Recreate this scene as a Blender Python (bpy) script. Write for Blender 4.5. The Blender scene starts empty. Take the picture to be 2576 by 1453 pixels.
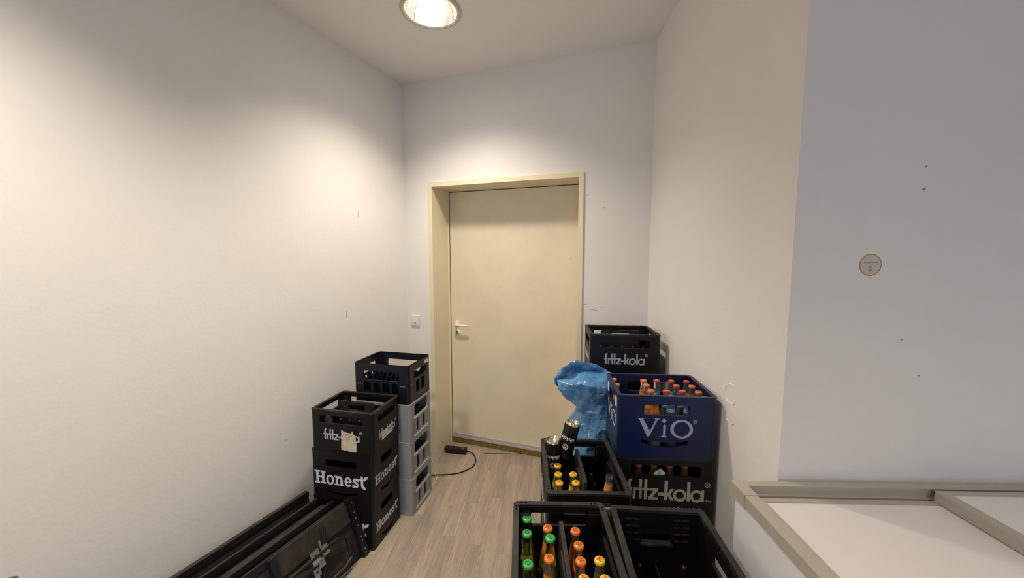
import bpy, bmesh, math, random
from mathutils import Vector, Matrix, noise
from mathutils.geometry import tessellate_polygon

random.seed(7)
SC = bpy.context.scene
COL = SC.collection
R = math.radians

# ------------------------------------------------------------------ camera
cam_d = bpy.data.cameras.new('camera')
cam_d.sensor_width = 36.0
cam_d.lens = 946.9 / 2576.0 * 36.0
cam_d.clip_start = 0.02
cam = bpy.data.objects.new('camera', cam_d)
COL.objects.link(cam)
cam.location = (0, 0, 1.72)
cam.rotation_euler = (R(90 - 5.173), 0, 0)
SC.camera = cam

# ------------------------------------------------------------------ light, exposure
VS = SC.view_settings
VS.view_transform = 'Standard'
VS.look = 'None'
VS.gamma = 1.0
VS.use_curve_mapping = False
VS.exposure = 0.24
world = bpy.data.worlds.new('sky')
SC.world = world
world.use_nodes = True
wn = world.node_tree.nodes['Background']
wn.inputs[0].default_value = (0.55, 0.72, 1.0, 1)
wn.inputs[1].default_value = 0.6

LAMP_W = 136.0
LAMP_RGB = (1.0, 0.88, 0.72)
DAY_W = 21.0
DAY_RGB = (0.62, 0.78, 1.0)
day = bpy.data.lights.new('daylight', 'AREA')
day.shape = 'RECTANGLE'
day.size, day.size_y = 3.0, 1.7
day.energy = DAY_W
day.color = DAY_RGB
day_o = bpy.data.objects.new('daylight', day)
COL.objects.link(day_o)
day_o.location = (0.6, -3.72, 1.75)
day_o.rotation_euler = (R(90), 0, 0)      # shines through the window behind the camera, towards +y

# ------------------------------------------------------------------ materials
def lin(h):
    if isinstance(h, str):
        h = h.lstrip('#')
        c = [int(h[i:i + 2], 16) / 255 for i in (0, 2, 4)]
        return tuple(x / 12.92 if x <= .04045 else ((x + .055) / 1.055) ** 2.4 for x in c) + (1,)
    return tuple(h) + (1,)

MATS = {}
def mat(name, col, rough=.5, metal=0., bump=0., bscale=60., var=0., vscale=3., spec=.5, trans=0., ior=1.45, emit=0., coat=0., var_col=None):
    if name in MATS:
        return MATS[name]
    m = bpy.data.materials.new(name)
    m.use_nodes = True
    nt = m.node_tree
    b = nt.nodes['Principled BSDF']
    c = lin(col)
    b.inputs['Base Color'].default_value = c
    b.inputs['Roughness'].default_value = rough
    b.inputs['Metallic'].default_value = metal
    b.inputs['Specular IOR Level'].default_value = spec
    b.inputs['Transmission Weight'].default_value = trans
    b.inputs['IOR'].default_value = ior
    b.inputs['Coat Weight'].default_value = coat
    if emit:
        b.inputs['Emission Color'].default_value = c
        b.inputs['Emission Strength'].default_value = emit
    if bump or var:
        tc = nt.nodes.new('ShaderNodeTexCoord')
    if bump:
        nz = nt.nodes.new('ShaderNodeTexNoise')
        nz.inputs['Scale'].default_value = bscale
        nz.inputs['Detail'].default_value = 4
        bp = nt.nodes.new('ShaderNodeBump')
        bp.inputs['Strength'].default_value = bump
        bp.inputs['Distance'].default_value = .004
        nt.links.new(tc.outputs['Object'], nz.inputs['Vector'])
        nt.links.new(nz.outputs['Fac'], bp.inputs['Height'])
        nt.links.new(bp.outputs['Normal'], b.inputs['Normal'])
    if var:
        n2 = nt.nodes.new('ShaderNodeTexNoise')
        n2.inputs['Scale'].default_value = vscale
        n2.inputs['Detail'].default_value = 5
        n2.inputs['Roughness'].default_value = .65
        mx = nt.nodes.new('ShaderNodeMixRGB')
        mx.inputs[1].default_value = c
        mx.inputs[2].default_value = lin(var_col) if var_col else tuple(x * (1 - var) for x in c[:3]) + (1,)
        rp = nt.nodes.new('ShaderNodeValToRGB')
        rp.color_ramp.elements[0].position = .42
        rp.color_ramp.elements[1].position = .72
        nt.links.new(tc.outputs['Object'], n2.inputs['Vector'])
        nt.links.new(n2.outputs['Fac'], rp.inputs[0])
        nt.links.new(rp.outputs[0], mx.inputs[0])
        nt.links.new(mx.outputs[0], b.inputs['Base Color'])
    MATS[name] = m
    return m

M_WALL = mat('wall_paint', (.85, .83, .81), 0.85, bump=.16, bscale=60, var=.03, vscale=2.2)
M_CEIL = mat('ceiling_paint', (.88, .86, .84), .9, bump=.15, bscale=80)
M_SCUFF = mat('scuff_grey', '#a39d96', .9)
M_DOOR = mat('door_laminate', '#ece1c8', .5, bump=.12, bscale=25, var=.10, vscale=2.5)
M_FRAME = mat('door_frame_paint', '#ece2c4', .4, bump=.05, bscale=90, var=.05)
M_GAP = mat('dark_gap', '#1c1812', .9)
M_HANDLE = mat('handle_white', '#f2eee2', .3)
M_ALU = mat('aluminium', '#c9c7c9', .3, metal=.35)
M_STEEL = mat('galvanised_steel', '#b8bab4', .38, metal=.8, var=.2, vscale=40)
M_BRISTLE = mat('brush_bristle', '#8a7436', .9, bump=.8, bscale=140, var=.5, vscale=60)
M_BLACK = mat('black_plastic', '#0d0d0f', .45, bump=.06, bscale=30, var=.35, vscale=9, var_col='#131210', spec=.4)
M_BLACK_W = mat('black_plastic_worn', '#171616', .55, bump=.12, bscale=45, var=.6, vscale=16, var_col='#33302c')
M_NAVY = mat('navy_plastic', '#0e1220', .42, bump=.05, bscale=30)
M_BLUE = mat('blue_plastic', '#0f1a45', .34, bump=.04, bscale=30)
M_GREY = mat('grey_plastic', '#9a9b9e', .5, bump=.05, bscale=30, var=.12, vscale=7)
M_PRINT = mat('print_white', '#b4bcc8', .5)
M_PRINT_L = mat('print_bright', '#ccd2dc', .5)
M_PAPER = mat('paper', '#d2c3b2', .8, bump=.2, bscale=90, var=.2, vscale=40)
M_WHITE = mat('white_plastic', '#ece8e0', .4)
M_STICK = mat('white_sticker', '#dcd6cc', .6)
M_BENCH = mat('black_stained_wood', '#2a2724', .55, bump=.3, bscale=40, var=.5, vscale=14, var_col='#3e3931')
M_BENCHD = mat('black_paint', '#191819', .5, bump=.15, bscale=40)
M_BAG = mat('blue_bag_film', '#4680b6', .2, bump=.7, bscale=13, spec=.6, var=.3, vscale=7, var_col='#74a2c8')
M_FRZ = mat('freezer_white', '#e4e4ea', .3)
M_FRZG = mat('freezer_trim', '#b0a99d', .42)
M_FRZL = mat('freezer_lid', '#e6dfdc', .28)
M_CABLE = mat('black_rubber', '#191619', .5)
M_WCABLE = mat('white_cable', '#d9d2bf', .5)
M_CARD = mat('cardboard', '#8d6446', .85, bump=.2, bscale=60)
M_GLASS = mat('clear_glass', (.84, .89, .85), .04, trans=.93, ior=1.45)
M_GGLASS = mat('greenish_glass', (.80, .88, .62), .03, trans=1.0, ior=1.4)
M_BGLASS = mat('brown_glass', (.10, .06, .03), .06, spec=.6)
M_DGLASS = mat('dark_glass', (.035, .03, .03), .06, spec=.7)
M_GLOW = mat('lamp_glow', (1.0, .95, .86), .5, emit=16.0)
M_REFL = mat('lamp_reflector', (.93, .91, .86), .18, metal=.9)

def wood_mat():
    m = bpy.data.materials.new('vinyl_plank')
    m.use_nodes = True
    nt = m.node_tree; L = nt.links.new; N = nt.nodes.new
    b = nt.nodes['Principled BSDF']
    tc = N('ShaderNodeTexCoord'); oi = N('ShaderNodeObjectInfo')
    mul = N('ShaderNodeVectorMath'); mul.operation = 'SCALE'; mul.inputs['Scale'].default_value = 1.0
    off = N('ShaderNodeVectorMath'); off.operation = 'SCALE'
    off.inputs[0].default_value = (7.3, 31.1, 3.7)
    L(oi.outputs['Random'], off.inputs['Scale'])
    add = N('ShaderNodeVectorMath'); add.operation = 'ADD'
    L(tc.outputs['Object'], add.inputs[0]); L(off.outputs[0], add.inputs[1])
    mp = N('ShaderNodeMapping'); mp.inputs['Scale'].default_value = (75, 3.2, 1)
    L(add.outputs[0], mp.inputs['Vector'])
    n1 = N('ShaderNodeTexNoise'); n1.inputs['Scale'].default_value = 1.6; n1.inputs['Detail'].default_value = 6
    n1.inputs['Roughness'].default_value = .7; n1.inputs['Distortion'].default_value = .5
    L(mp.outputs[0], n1.inputs['Vector'])
    mp2 = N('ShaderNodeMapping'); mp2.inputs['Scale'].default_value = (16, 2.2, 1)
    L(add.outputs[0], mp2.inputs['Vector'])
    n2 = N('ShaderNodeTexNoise'); n2.inputs['Scale'].default_value = 1.2; n2.inputs['Detail'].default_value = 3
    L(mp2.outputs[0], n2.inputs['Vector'])
    r1 = N('ShaderNodeValToRGB')
    r1.color_ramp.elements[0].position = .3; r1.color_ramp.elements[0].color = lin('#7b6f64')
    r1.color_ramp.elements[1].position = .7; r1.color_ramp.elements[1].color = lin('#bdb0a0')
    L(n1.outputs['Fac'], r1.inputs[0])
    r2 = N('ShaderNodeValToRGB')
    r2.color_ramp.elements[0].position = .35; r2.color_ramp.elements[0].color = lin('#8d847c')
    r2.color_ramp.elements[1].position = .68; r2.color_ramp.elements[1].color = lin('#b3a08c')
    L(n2.outputs['Fac'], r2.inputs[0])
    mx = N('ShaderNodeMixRGB'); mx.inputs[0].default_value = .5
    L(r1.outputs[0], mx.inputs[1]); L(r2.outputs[0], mx.inputs[2])
    hs = N('ShaderNodeHueSaturation')
    mr = N('ShaderNodeMapRange'); mr.inputs[3].default_value = .92; mr.inputs[4].default_value = 1.08
    L(oi.outputs['Random'], mr.inputs[0]); L(mr.outputs[0], hs.inputs['Value'])
    L(mx.outputs[0], hs.inputs['Color']); L(hs.outputs[0], b.inputs['Base Color'])
    b.inputs['Roughness'].default_value = .42
    bp = N('ShaderNodeBump'); bp.inputs['Strength'].default_value = .15; bp.inputs['Distance'].default_value = .002
    L(n1.outputs['Fac'], bp.inputs['Height']); L(bp.outputs[0], b.inputs['Normal'])
    return m
M_WOOD = wood_mat()

# ------------------------------------------------------------------ mesh helpers
I4 = Matrix.Identity(4)
class MB:
    def __init__(s):
        s.v = []; s.f = []
    def add(s, vs, fs, M=None):
        o = len(s.v)
        s.v += [tuple(M @ Vector(p)) for p in vs] if M else [tuple(p) for p in vs]
        s.f += [tuple(i + o for i in f) for f in fs]
        return s
    def box(s, x0, x1, y0, y1, z0, z1, M=None):
        vs = [(x0, y0, z0), (x1, y0, z0), (x1, y1, z0), (x0, y1, z0), (x0, y0, z1), (x1, y0, z1), (x1, y1, z1), (x0, y1, z1)]
        return s.add(vs, [(3, 2, 1, 0), (4, 5, 6, 7), (0, 1, 5, 4), (1, 2, 6, 5), (2, 3, 7, 6), (3, 0, 4, 7)], M)
    def cbox(s, x0, x1, y0, y1, z0, z1, b=.004, M=None):      # box with bevelled vertical edges and top
        return s.prism(rrect((x0 + x1) / 2, (y0 + y1) / 2, x1 - x0, y1 - y0, b, 3), [], z0, z1, M)
    def prism(s, outer, holes, z0, z1, M=None):
        loops = [list(outer)] + [list(h) for h in holes]
        if area(loops[0]) < 0: loops[0].reverse()
        for h in loops[1:]:
            if area(h) > 0: h.reverse()
        pts = [p for l in loops for p in l]
        n = len(pts)
        if len(loops) == 1 and convex(loops[0]):
            tris = [tuple(range(n))]
        else:
            tris = []
            for t in tessellate_polygon([[Vector((p[0], p[1], 0)) for p in l] for l in loops]):
                a, b_, c = (pts[i] for i in t)
                tris.append(t if (b_[0] - a[0]) * (c[1] - a[1]) - (b_[1] - a[1]) * (c[0] - a[0]) > 0 else t[::-1])
        vs = [(p[0], p[1], z1) for p in pts] + [(p[0], p[1], z0) for p in pts]
        fs = [tuple(t) for t in tris] + [tuple(i + n for i in reversed(t)) for t in tris]
        o = 0
        for l in loops:
            k = len(l)
            for i in range(k):
                a, b_ = o + i, o + (i + 1) % k
                fs.append((a + n, b_ + n, b_, a))
            o += k
        return s.add(vs, fs, M)
    def lathe(s, prof, seg=20, M=None, a0=0., a1=2 * math.pi):
        full = abs(a1 - a0 - 2 * math.pi) < 1e-6
        m = seg if full else seg + 1
        vs = []
        for (r, z) in prof:
            for j in range(m):
                a = a0 + (a1 - a0) * j / seg
                vs.append((r * math.cos(a), r * math.sin(a), z))
        fs = []
        for i in range(len(prof) - 1):
            for j in range(seg):
                j2 = (j + 1) % m if full else j + 1
                fs.append((i * m + j, i * m + j2, (i + 1) * m + j2, (i + 1) * m + j))
        return s.add(vs, fs, M)
    def tube(s, path, r, seg=8, caps=True):
        path = [Vector(p) for p in path]
        n = len(path); vs = []; fs = []
        up = Vector((0, 0, 1))
        for i, p in enumerate(path):
            t = (path[min(i + 1, n - 1)] - path[max(i - 1, 0)]).normalized()
            u = up if abs(t.dot(up)) < .95 else Vector((1, 0, 0))
            x = t.cross(u).normalized(); y = x.cross(t).normalized()
            rr = r[i] if isinstance(r, (list, tuple)) else r
            for j in range(seg):
                a = 2 * math.pi * j / seg
                vs.append(p + x * math.cos(a) * rr + y * math.sin(a) * rr)
        for i in range(n - 1):
            for j in range(seg):
                j2 = (j + 1) % seg
                fs.append((i * seg + j, i * seg + j2, (i + 1) * seg + j2, (i + 1) * seg + j))
        if caps:
            fs.append(tuple(reversed(range(seg)))); fs.append(tuple((n - 1) * seg + j for j in range(seg)))
        return s.add(vs, fs)
    def mesh(s, name, m, smooth=30):
        me = bpy.data.meshes.new(name)
        me.from_pydata(s.v, [], s.f)
        me.materials.append(m)
        if smooth:
            for p in me.polygons: p.use_smooth = True
            try: me.set_sharp_from_angle(angle=R(smooth))
            except Exception: pass
        me.update()
        return me
    def build(s, name, m, parent=None, M=None, smooth=30):
        return link(name, s.mesh(name, m, smooth), parent, M)

def link(name, data, parent=None, M=None):
    o = bpy.data.objects.new(name, data)
    COL.objects.link(o)
    if parent: o.parent = parent
    if M is not None: o.matrix_local = M
    return o
def area(p):
    return sum(p[i][0] * p[(i + 1) % len(p)][1] - p[(i + 1) % len(p)][0] * p[i][1] for i in range(len(p))) / 2
def convex(p):
    n = len(p)
    for i in range(n):
        a, b, c = p[i], p[(i + 1) % n], p[(i + 2) % n]
        if (b[0] - a[0]) * (c[1] - b[1]) - (b[1] - a[1]) * (c[0] - b[0]) < -1e-12: return False
    return True
def rrect(cx, cy, w, h, r, seg=4):
    out = []
    for (sx, sy, a0) in ((1, -1, -90), (1, 1, 0), (-1, 1, 90), (-1, -1, 180)):
        for k in range(seg + 1):
            a = R(a0 + 90 * k / seg)
            out.append((cx + sx * (w / 2 - r) + r * math.cos(a), cy + sy * (h / 2 - r) + r * math.sin(a)))
    return out
def rect(x0, y0, x1, y1): return [(x0, y0), (x1, y0), (x1, y1), (x0, y1)]
def ell(cx, cy, rx, ry=None, n=20): 
    ry = rx if ry is None else ry
    return [(cx + rx * math.cos(2 * math.pi * i / n), cy + ry * math.sin(2 * math.pi * i / n)) for i in range(n)]
def smile(cx, cy, w, h, sag, n=10):
    top = [(cx - w / 2 + w * i / n, cy + h / 2 - sag * (1 - (2 * i / n - 1) ** 2)) for i in range(n + 1)]
    bot = [(x, y - h * (.75 + .25 * (1 - ((x - cx) / (w / 2)) ** 2))) for x, y in reversed(top)]
    return top[::-1] + bot[::-1]
def tag(o, label=None, cat=None, group=None, kind=None):
    if label: o['label'] = label
    if cat: o['category'] = cat
    if group: o['group'] = group
    if kind: o['kind'] = kind
    return o
def thing(name, label, cat, loc=(0, 0, 0), rz=0., group=None, M=None):
    o = link(name, None, None, M if M is not None else Matrix.Translation(loc) @ Matrix.Rotation(rz, 4, 'Z'))
    o.empty_display_size = .05
    return tag(o, label, cat, group)
def copy_tree(o, parent=None, M=None):
    c = o.copy()
    COL.objects.link(c)
    c.parent = parent
    if M is not None: c.matrix_local = M
    for ch in o.children: copy_tree(ch, c)
    return c
def P(loc, rz=0.): return Matrix.Translation(loc) @ Matrix.Rotation(rz, 4, 'Z')

# ------------------------------------------------------------------ lettering (flat pieces: list of (outer, holes))
def stroke(pts, w, joints=True):
    out = []
    for a, b in zip(pts, pts[1:]):
        d = Vector((b[0] - a[0], b[1] - a[1])); n = Vector((-d.y, d.x)).normalized() * w / 2
        out.append(([(a[0] - n.x, a[1] - n.y), (b[0] - n.x, b[1] - n.y), (b[0] + n.x, b[1] + n.y), (a[0] + n.x, a[1] + n.y)], []))
    if joints:
        for p in pts[1:-1]: out.append((ell(p[0], p[1], w / 2, None, 10), []))
    return out
def arc(cx, cy, rx, ry, a0, a1, n=12):
    return [(cx + rx * math.cos(R(a0 + (a1 - a0) * i / n)), cy + ry * math.sin(R(a0 + (a1 - a0) * i / n))) for i in range(n + 1)]
def reg_mark(cx, cy, r):
    g = [(ell(cx, cy, r, None, 20), [ell(cx, cy, r * .76, None, 20)])]
    g += stroke([(cx - r * .25, cy - r * .42), (cx - r * .25, cy + r * .42)], r * .2)
    g += stroke([(cx - r * .25, cy + r * .38), (cx + r * .12, cy + r * .36), (cx + r * .2, cy + r * .18), (cx + r * .1, cy), (cx - r * .25, cy)], r * .18)
    g += stroke([(cx, cy), (cx + r * .28, cy - r * .42)], r * .2)
    return g
def txt_fritz(reg=True):
    s = 1 / 605.
    q = lambda x0, y0, x1, y1: ([(a * s, b * s) for a, b in rect(x0, y0, x1, y1)], [])
    pl = lambda *p: ([(a * s, b * s) for a, b in p], [])
    rg = lambda cx, cy, ro, ri: (ell(cx * s, cy * s, ro * s, None, 28), [ell(cx * s, cy * s, ri * s, None, 28)])
    g = [q(15, 0, 105, 520), q(-40, 270, 140, 350)]
    g += [([(a * s, b * s) for a, b in arc(130, 500, 115, 120, 180, 82, 8) + arc(130, 500, 30, 35, 82, 180, 8)], [])]
    g += [q(170, 0, 252, 350), pl((252, 350), (335, 352), (335, 270), (285, 268), (252, 235))]
    g += [q(345, 0, 428, 345), q(345, 357, 428, 605)]
    g += [q(495, 0, 580, 605), q(440, 268, 635, 348)]
    g += [q(648, 268, 895, 348), q(620, 0, 895, 72), pl((620, 60), (735, 60), (895, 290), (780, 290))]
    g += [q(885, 135, 1055, 222)]
    g += [q(1070, 0, 1165, 600), pl((1150, 175), (1165, 150), (1225, 165), (1345, 345), (1235, 345)), pl((1150, 200), (1160, 150), (1255, 0), (1360, 0), (1230, 195))]
    g += [rg(1510, 165, 192, 112), q(1710, 0, 1800, 590), rg(1985, 160, 188, 110), q(2105, -5, 2190, 345)]
    if reg: g += reg_mark(2270 * s, 520 * s, 80 * s)
    return g                                  # width about 3.62, height 1.0
def txt_honest():
    g = []
    def at(x, pieces):
        for o, h in pieces: g.append(([(p[0] + x, p[1]) for p in o], [[(p[0] + x, p[1]) for p in k] for k in h]))
    q = lambda *a: (rect(*a), [])
    at(0, [q(.12, 0, .33, 1), q(.62, 0, .83, 1), q(0, 0, .44, .13), q(.51, 0, .95, .13), q(0, .87, .44, 1), q(.51, .87, .95, 1), q(.33, .44, .62, .58)])
    at(.99, [(ell(.34, .37, .34, .39, 26), [ell(.34, .37, .145, .27, 22)])])
    at(1.70, [q(.1, 0, .30, .74), q(0, .62, .30, .74), q(0, 0, .39, .12), q(.50, 0, .70, .48), q(.42, 0, .80, .12)] + stroke([(.25, .52), (.36, .65), (.49, .665), (.585, .6), (.60, .45)], .17))
    at(2.55, stroke(arc(.31, .37, .225, .30, 8, 318, 18), .165) + [q(.14, .33, .60, .43)])
    at(3.19, stroke([(.49, .54), (.42, .65), (.28, .67), (.15, .62), (.14, .51), (.26, .43), (.38, .36), (.46, .25), (.42, .12), (.29, .07), (.16, .1), (.08, .22)], .155) + [q(.45, .5, .55, .74), q(.02, 0, .12, .24)])
    lf = [(.33, .70), (.36, .82), (.48, .93), (.74, .97), (.66, .80), (.53, .70), (.40, .66)]
    at(3.80, stroke([(.22, .96), (.22, .22), (.28, .09), (.40, .06), (.47, .10)], .185) + [q(0, .62, .46, .74), (lf, [])])
    return g                                  # width about 4.5, height 1.0
def txt_vio(reg=True):
    g = [([(0, .985), (.12, .96), (.55, .04), (.60, 0), (.66, .04), (.76, .22), (.34, .96), (.46, .985), (.46, 1), (0, 1)], []),
         ([(.58, .06), (.62, 0), (.68, .04), (1.08, .95), (1.22, .985), (1.22, 1), (.90, 1), (.90, .985), (.98, .95)], []),
         (rect(1.37, .06, 1.50, .64), []), (ell(1.435, .64, .065, .05, 12), []), (rect(1.26, 0, 1.57, .045), []), ([(1.31, .04), (1.37, .12), (1.50, .12), (1.53, .04)], []),
         (ell(1.41, .89, .105, .105, 20), []),
         (ell(2.30, .47, .57, .50, 40), [ell(2.30, .47, .40, .40, 36)])]
    if reg: g += reg_mark(2.96, .90, .095)
    return g                                  # width 2.87, height 1.0
_tcache = {}
def txt_font(s):                              # built-in font, height about 1
    if s in _tcache: return _tcache[s]
    cu = bpy.data.curves.new('lettering', 'FONT'); cu.body = s; cu.size = 1.0; cu.resolution_u = 3
    ob = bpy.data.objects.new('lettering', cu)
    me = ob.to_mesh()
    vs = [(v.co.x, v.co.y) for v in me.vertices]; fs = [[vs[i] for i in p.vertices] for p in me.polygons]
    ob.to_mesh_clear(); bpy.data.objects.remove(ob); bpy.data.curves.remove(cu)
    _tcache[s] = [(f, []) for f in fs]
    return _tcache[s]
def letter_mb(pieces, scale, x, y, M, th=.0007, bend=None, sx=1.):
    mb = MB()
    for ip, (o, hs) in enumerate(pieces):
        t = lambda l: [(x + p[0] * scale * sx, y + p[1] * scale) for p in l]
        mb.prism(t(o), [t(h) for h in hs], -ip * 2e-6, th + ip * 4e-6, None)
    if bend: mb.v = [bend(v) for v in mb.v]
    if M is not None: mb.v = [tuple(M @ Vector(v)) for v in mb.v]
    return mb

# ------------------------------------------------------------------ room
CEIL = 3.10
LC, RC, OC = Vector((-.899, 3.21)), Vector((.934, 2.567)), Vector((.847, 1.14))
DL = Vector((-math.sin(R(23.1)), -math.cos(R(23.1))))           # left wall, towards the camera
LN = LC + DL * 7.35                                              # rear end of the left wall
YR = LN.y
XR = 3.6
BR_ = Vector((XR, OC.y - .02 * (XR - OC.x)))
def wall_frame(A, B):                                            # local x along A->B, local y out of the room, z up; room on the -y side
    d = (B - A).normalized()
    n = Vector((d.y, -d.x))                                      # to the right of A->B
    return Matrix(((d.x, -n.x, 0, A.x), (d.y, -n.y, 0, A.y), (0, 0, 1, 0), (0, 0, 0, 1)))
def wall(name, A, B, t, holes=(), m=M_WALL, e0=0., e1=0., notch=None):
    L = (B - A).length
    Mx = wall_frame(A, B)
    mb = MB()
    T = Matrix(((1, 0, 0, 0), (0, 0, 1, 0), (0, 1, 0, 0), (0, 0, 0, 1)))     # prism (u, v, depth) -> (u, depth, v)
    out = rect(-e0, 0, L + e1, CEIL)
    if notch: out = [out[0], (notch[0], 0), (notch[0], notch[2]), (notch[1], notch[2]), (notch[1], 0)] + out[1:]
    mb.prism(out, holes, 0, t, T)
    mb.f = [tuple(reversed(f)) for f in mb.f]
    o = mb.build(name, m, None, Mx, 0)
    return tag(o, kind='structure'), Mx

# walls run clockwise seen from above, room on the right-hand side
JU = (Vector((-.681, 3.133)) - LC).length
FRW = (Vector((.509, 2.716)) - Vector((-.681, 3.133))).length
FTOP = 2.303
wall_left, MWL = wall('wall_left', LN, LC, .15, e1=.0)
wall_back, MWB = wall('wall_back', LC, RC, .42, e0=.1, e1=.1, notch=(JU + .02, JU + FRW - .02, FTOP - .02))
wall_right, MWR = wall('wall_right', RC, OC, .10, e0=0, e1=-.008)
wall_side, MWS = wall('wall_front_right', OC, BR_, .15, e0=-.0)
W3, MW3 = wall('wall_far_right', BR_, Vector((XR, YR)), .15, e1=.15)
WH = XR - LN.x
wx0, wx1 = XR - 2.1, XR + .9                                     # window span measured along the rear wall (starts at XR going left)
W4, MW4 = wall('wall_rear', Vector((XR, YR)), LN, .2, [rect(1.5, .9, 4.5, 2.6)], e1=.15)
day_o.location = (XR - 3.0, YR - .25, 1.75)
# window frame behind the camera
win = thing('window_1', None, None, M=MW4)
tag(win, kind='structure')
fm = MB(); fm.prism(rect(1.5, .9, 4.5, 2.6), [rect(1.57, .97, 2.47, 2.53), rect(2.53, .97, 3.47, 2.53), rect(3.53, .97, 4.43, 2.53)], .06, .12, Matrix(((1, 0, 0, 0), (0, 0, 1, 0), (0, 1, 0, 0), (0, 0, 0, 1))))
fm.build('window_frame', M_WHITE, win)
MB().box(1.45, 4.55, -.12, .06, .86, .9).build('window_sill', M_WHITE, win)

def room_poly():
    return [LN, LC, RC, OC, BR_, Vector((XR, YR))]
rp = [(p.x, p.y) for p in room_poly()]
LAMPS = [(-.46, 2.27)]
dl_ = DL * 1.75
LAMPS += [(-.46 + dl_.x, 2.27 + dl_.y), (-.46 + 2 * dl_.x, 2.27 + 2 * dl_.y), (1.0, -.75), (2.75, -.9), (.2, -2.2)]
LR = .150
cm = MB(); cm.prism(rp, [ell(x, y, LR, None, 40) for x, y in LAMPS], CEIL, CEIL + .02)
ceiling = tag(cm.build('ceiling', M_CEIL, None, None, 0), kind='structure')
MB().prism([(p[0] * 1.02, p[1] * 1.02) for p in rp], [], CEIL + .26, CEIL + .28).build('ceiling_slab', M_CEIL, ceiling, None, 0)

# floor slab + planks
ex, ny = Vector((math.cos(R(19.31)), -math.sin(R(19.31)))), Vector((math.sin(R(19.31)), math.cos(R(19.31))))
def bw(u, dpt): return Vector((-.681, 3.133)) + ex * u + ny * dpt          # door-frame coordinates -> world
fl = MB(); fl.prism([(p.x, p.y) for p in [LN, LC, bw(0, 0), bw(0, .3), bw(FRW, .3), bw(FRW, 0), RC, OC, BR_, Vector((XR, YR))]], [], -.06, -.003)
floor = tag(fl.build('floor', mat('floor_joint', '#8c7d6c', .7), None, None, 0), kind='structure')
AZ = R(4.5)
FM = Matrix.Rotation(-AZ, 4, 'Z')
FI = FM.inverted()
def clip(poly, a, b):                                            # keep the part to the right of a->b
    out = []
    for i in range(len(poly)):
        p, q = poly[i], poly[(i + 1) % len(poly)]
        sp = (b[0] - a[0]) * (p[1] - a[1]) - (b[1] - a[1]) * (p[0] - a[0])
        sq = (b[0] - a[0]) * (q[1] - a[1]) - (b[1] - a[1]) * (q[0] - a[0])
        if sp <= 0: out.append(p)
        if (sp < 0 < sq) or (sq < 0 < sp):
            t = sp / (sp - sq); out.append((p[0] + t * (q[0] - p[0]), p[1] + t * (q[1] - p[1])))
    return out
def loc2(p): v = FI @ Vector((p[0], p[1], 0)); return (v.x, v.y)
zones = [[LC + DL * ((LC.y - .55) / -DL.y), LC, RC, RC + (OC - RC) * ((RC.y - .55) / (RC.y - OC.y))],
         [bw(.03, -.0), bw(.03, .285), bw(FRW - .03, .285), bw(FRW - .03, -.0)]]
zones = [[loc2(p) for p in z] for z in zones]
PWD = .086
rnd = random.Random(3)
nplank = 0
for c in range(-28, 18):
    x0, x1 = c * PWD + .0003, (c + 1) * PWD - .0003
    y = .1 + rnd.random() * .8
    while y < 4.2:
        L = rnd.choice((.62, .78, .95))
        pols = []
        for z in zones:
            pol = rect(x0, y + .0003, x1, y + L - .0003)
            for a, b in zip(z, z[1:] + z[:1]):
                if pol: pol = clip(pol, a, b)
            if len(pol) >= 3 and abs(area(pol)) > .0006: pols.append(pol)
        if pols:
            cx = sum(p[0] for p in pols[0]) / len(pols[0]); cy = sum(p[1] for p in pols[0]) / len(pols[0])
            mb = MB()
            for pol in pols: mb.prism([(p[0] - cx, p[1] - cy) for p in pol], [], -.003, 0)
            mb.build('plank', M_WOOD, floor, FM @ Matrix.Translation((cx, cy, 0)), 0)
            nplank += 1
        y += L

# wall wear
def scuff(wallo, pts, w, m=M_SCUFF):
    T = Matrix(((1, 0, 0, 0), (0, 0, 1, -.0008), (0, 1, 0, 0), (0, 0, 0, 1)))
    mb = MB()
    for o, h in stroke(pts, w): mb.prism(o, h, 0, .0008, T)
    mb.build('scuff_mark', m, wallo, None, 0)
def uvw(Mw, x, y, z): q = Mw.inverted() @ Vector((x, y, z)); return (q.x, z)
LL = (LC - LN).length
for s_, z_, dx, dz, w_ in ((2.36, 2.19, .012, .004, .006), (2.31, 2.0, .02, -.004, .004), (2.25, 1.66, .006, 0, .004), (2.6, 1.12, .01, .012, .004), (3.1, 1.93, .03, -.005, .003), (.66, 1.28, .004, .05, .003), (.52, 1.99, .004, .04, .003), (2.7, .62, .02, .01, .004), (1.15, .62, .012, .004, .003), (2.2, 1.15, .05, .02, .002), (.42, 1.47, .03, .0, .002)):
    u = LL - s_
    scuff(wall_left, [(u, z_), (u + dx, z_ + dz)], w_)
for x, z_, dx, dz, w_ in ((1.211, 1.91, .008, .006, .006), (1.213, 1.975, .004, .006, .004), (1.19, 1.46, .004, .004, .004), (1.25, 1.35, .006, 0, .004)):
    scuff(wall_side, [(x - OC.x, z_), (x - OC.x + dx, z_ + dz)], w_)
for u, z_, dx, dz, w_ in ((1.50, 1.36, .025, .004, .003), (1.55, 1.33, .05, -.006, .003), (1.62, 1.35, .03, 0, .004), (1.46, 1.3, .004, .004, .005), (1.63, 2.05, .006, 0, .006), (1.51, 2.14, .005, .0, .004), (1.4, 1.69, .01, .01, .003)):
    scuff(wall_back, [(u, z_), (u + dx, z_ + dz)], w_)
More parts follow.
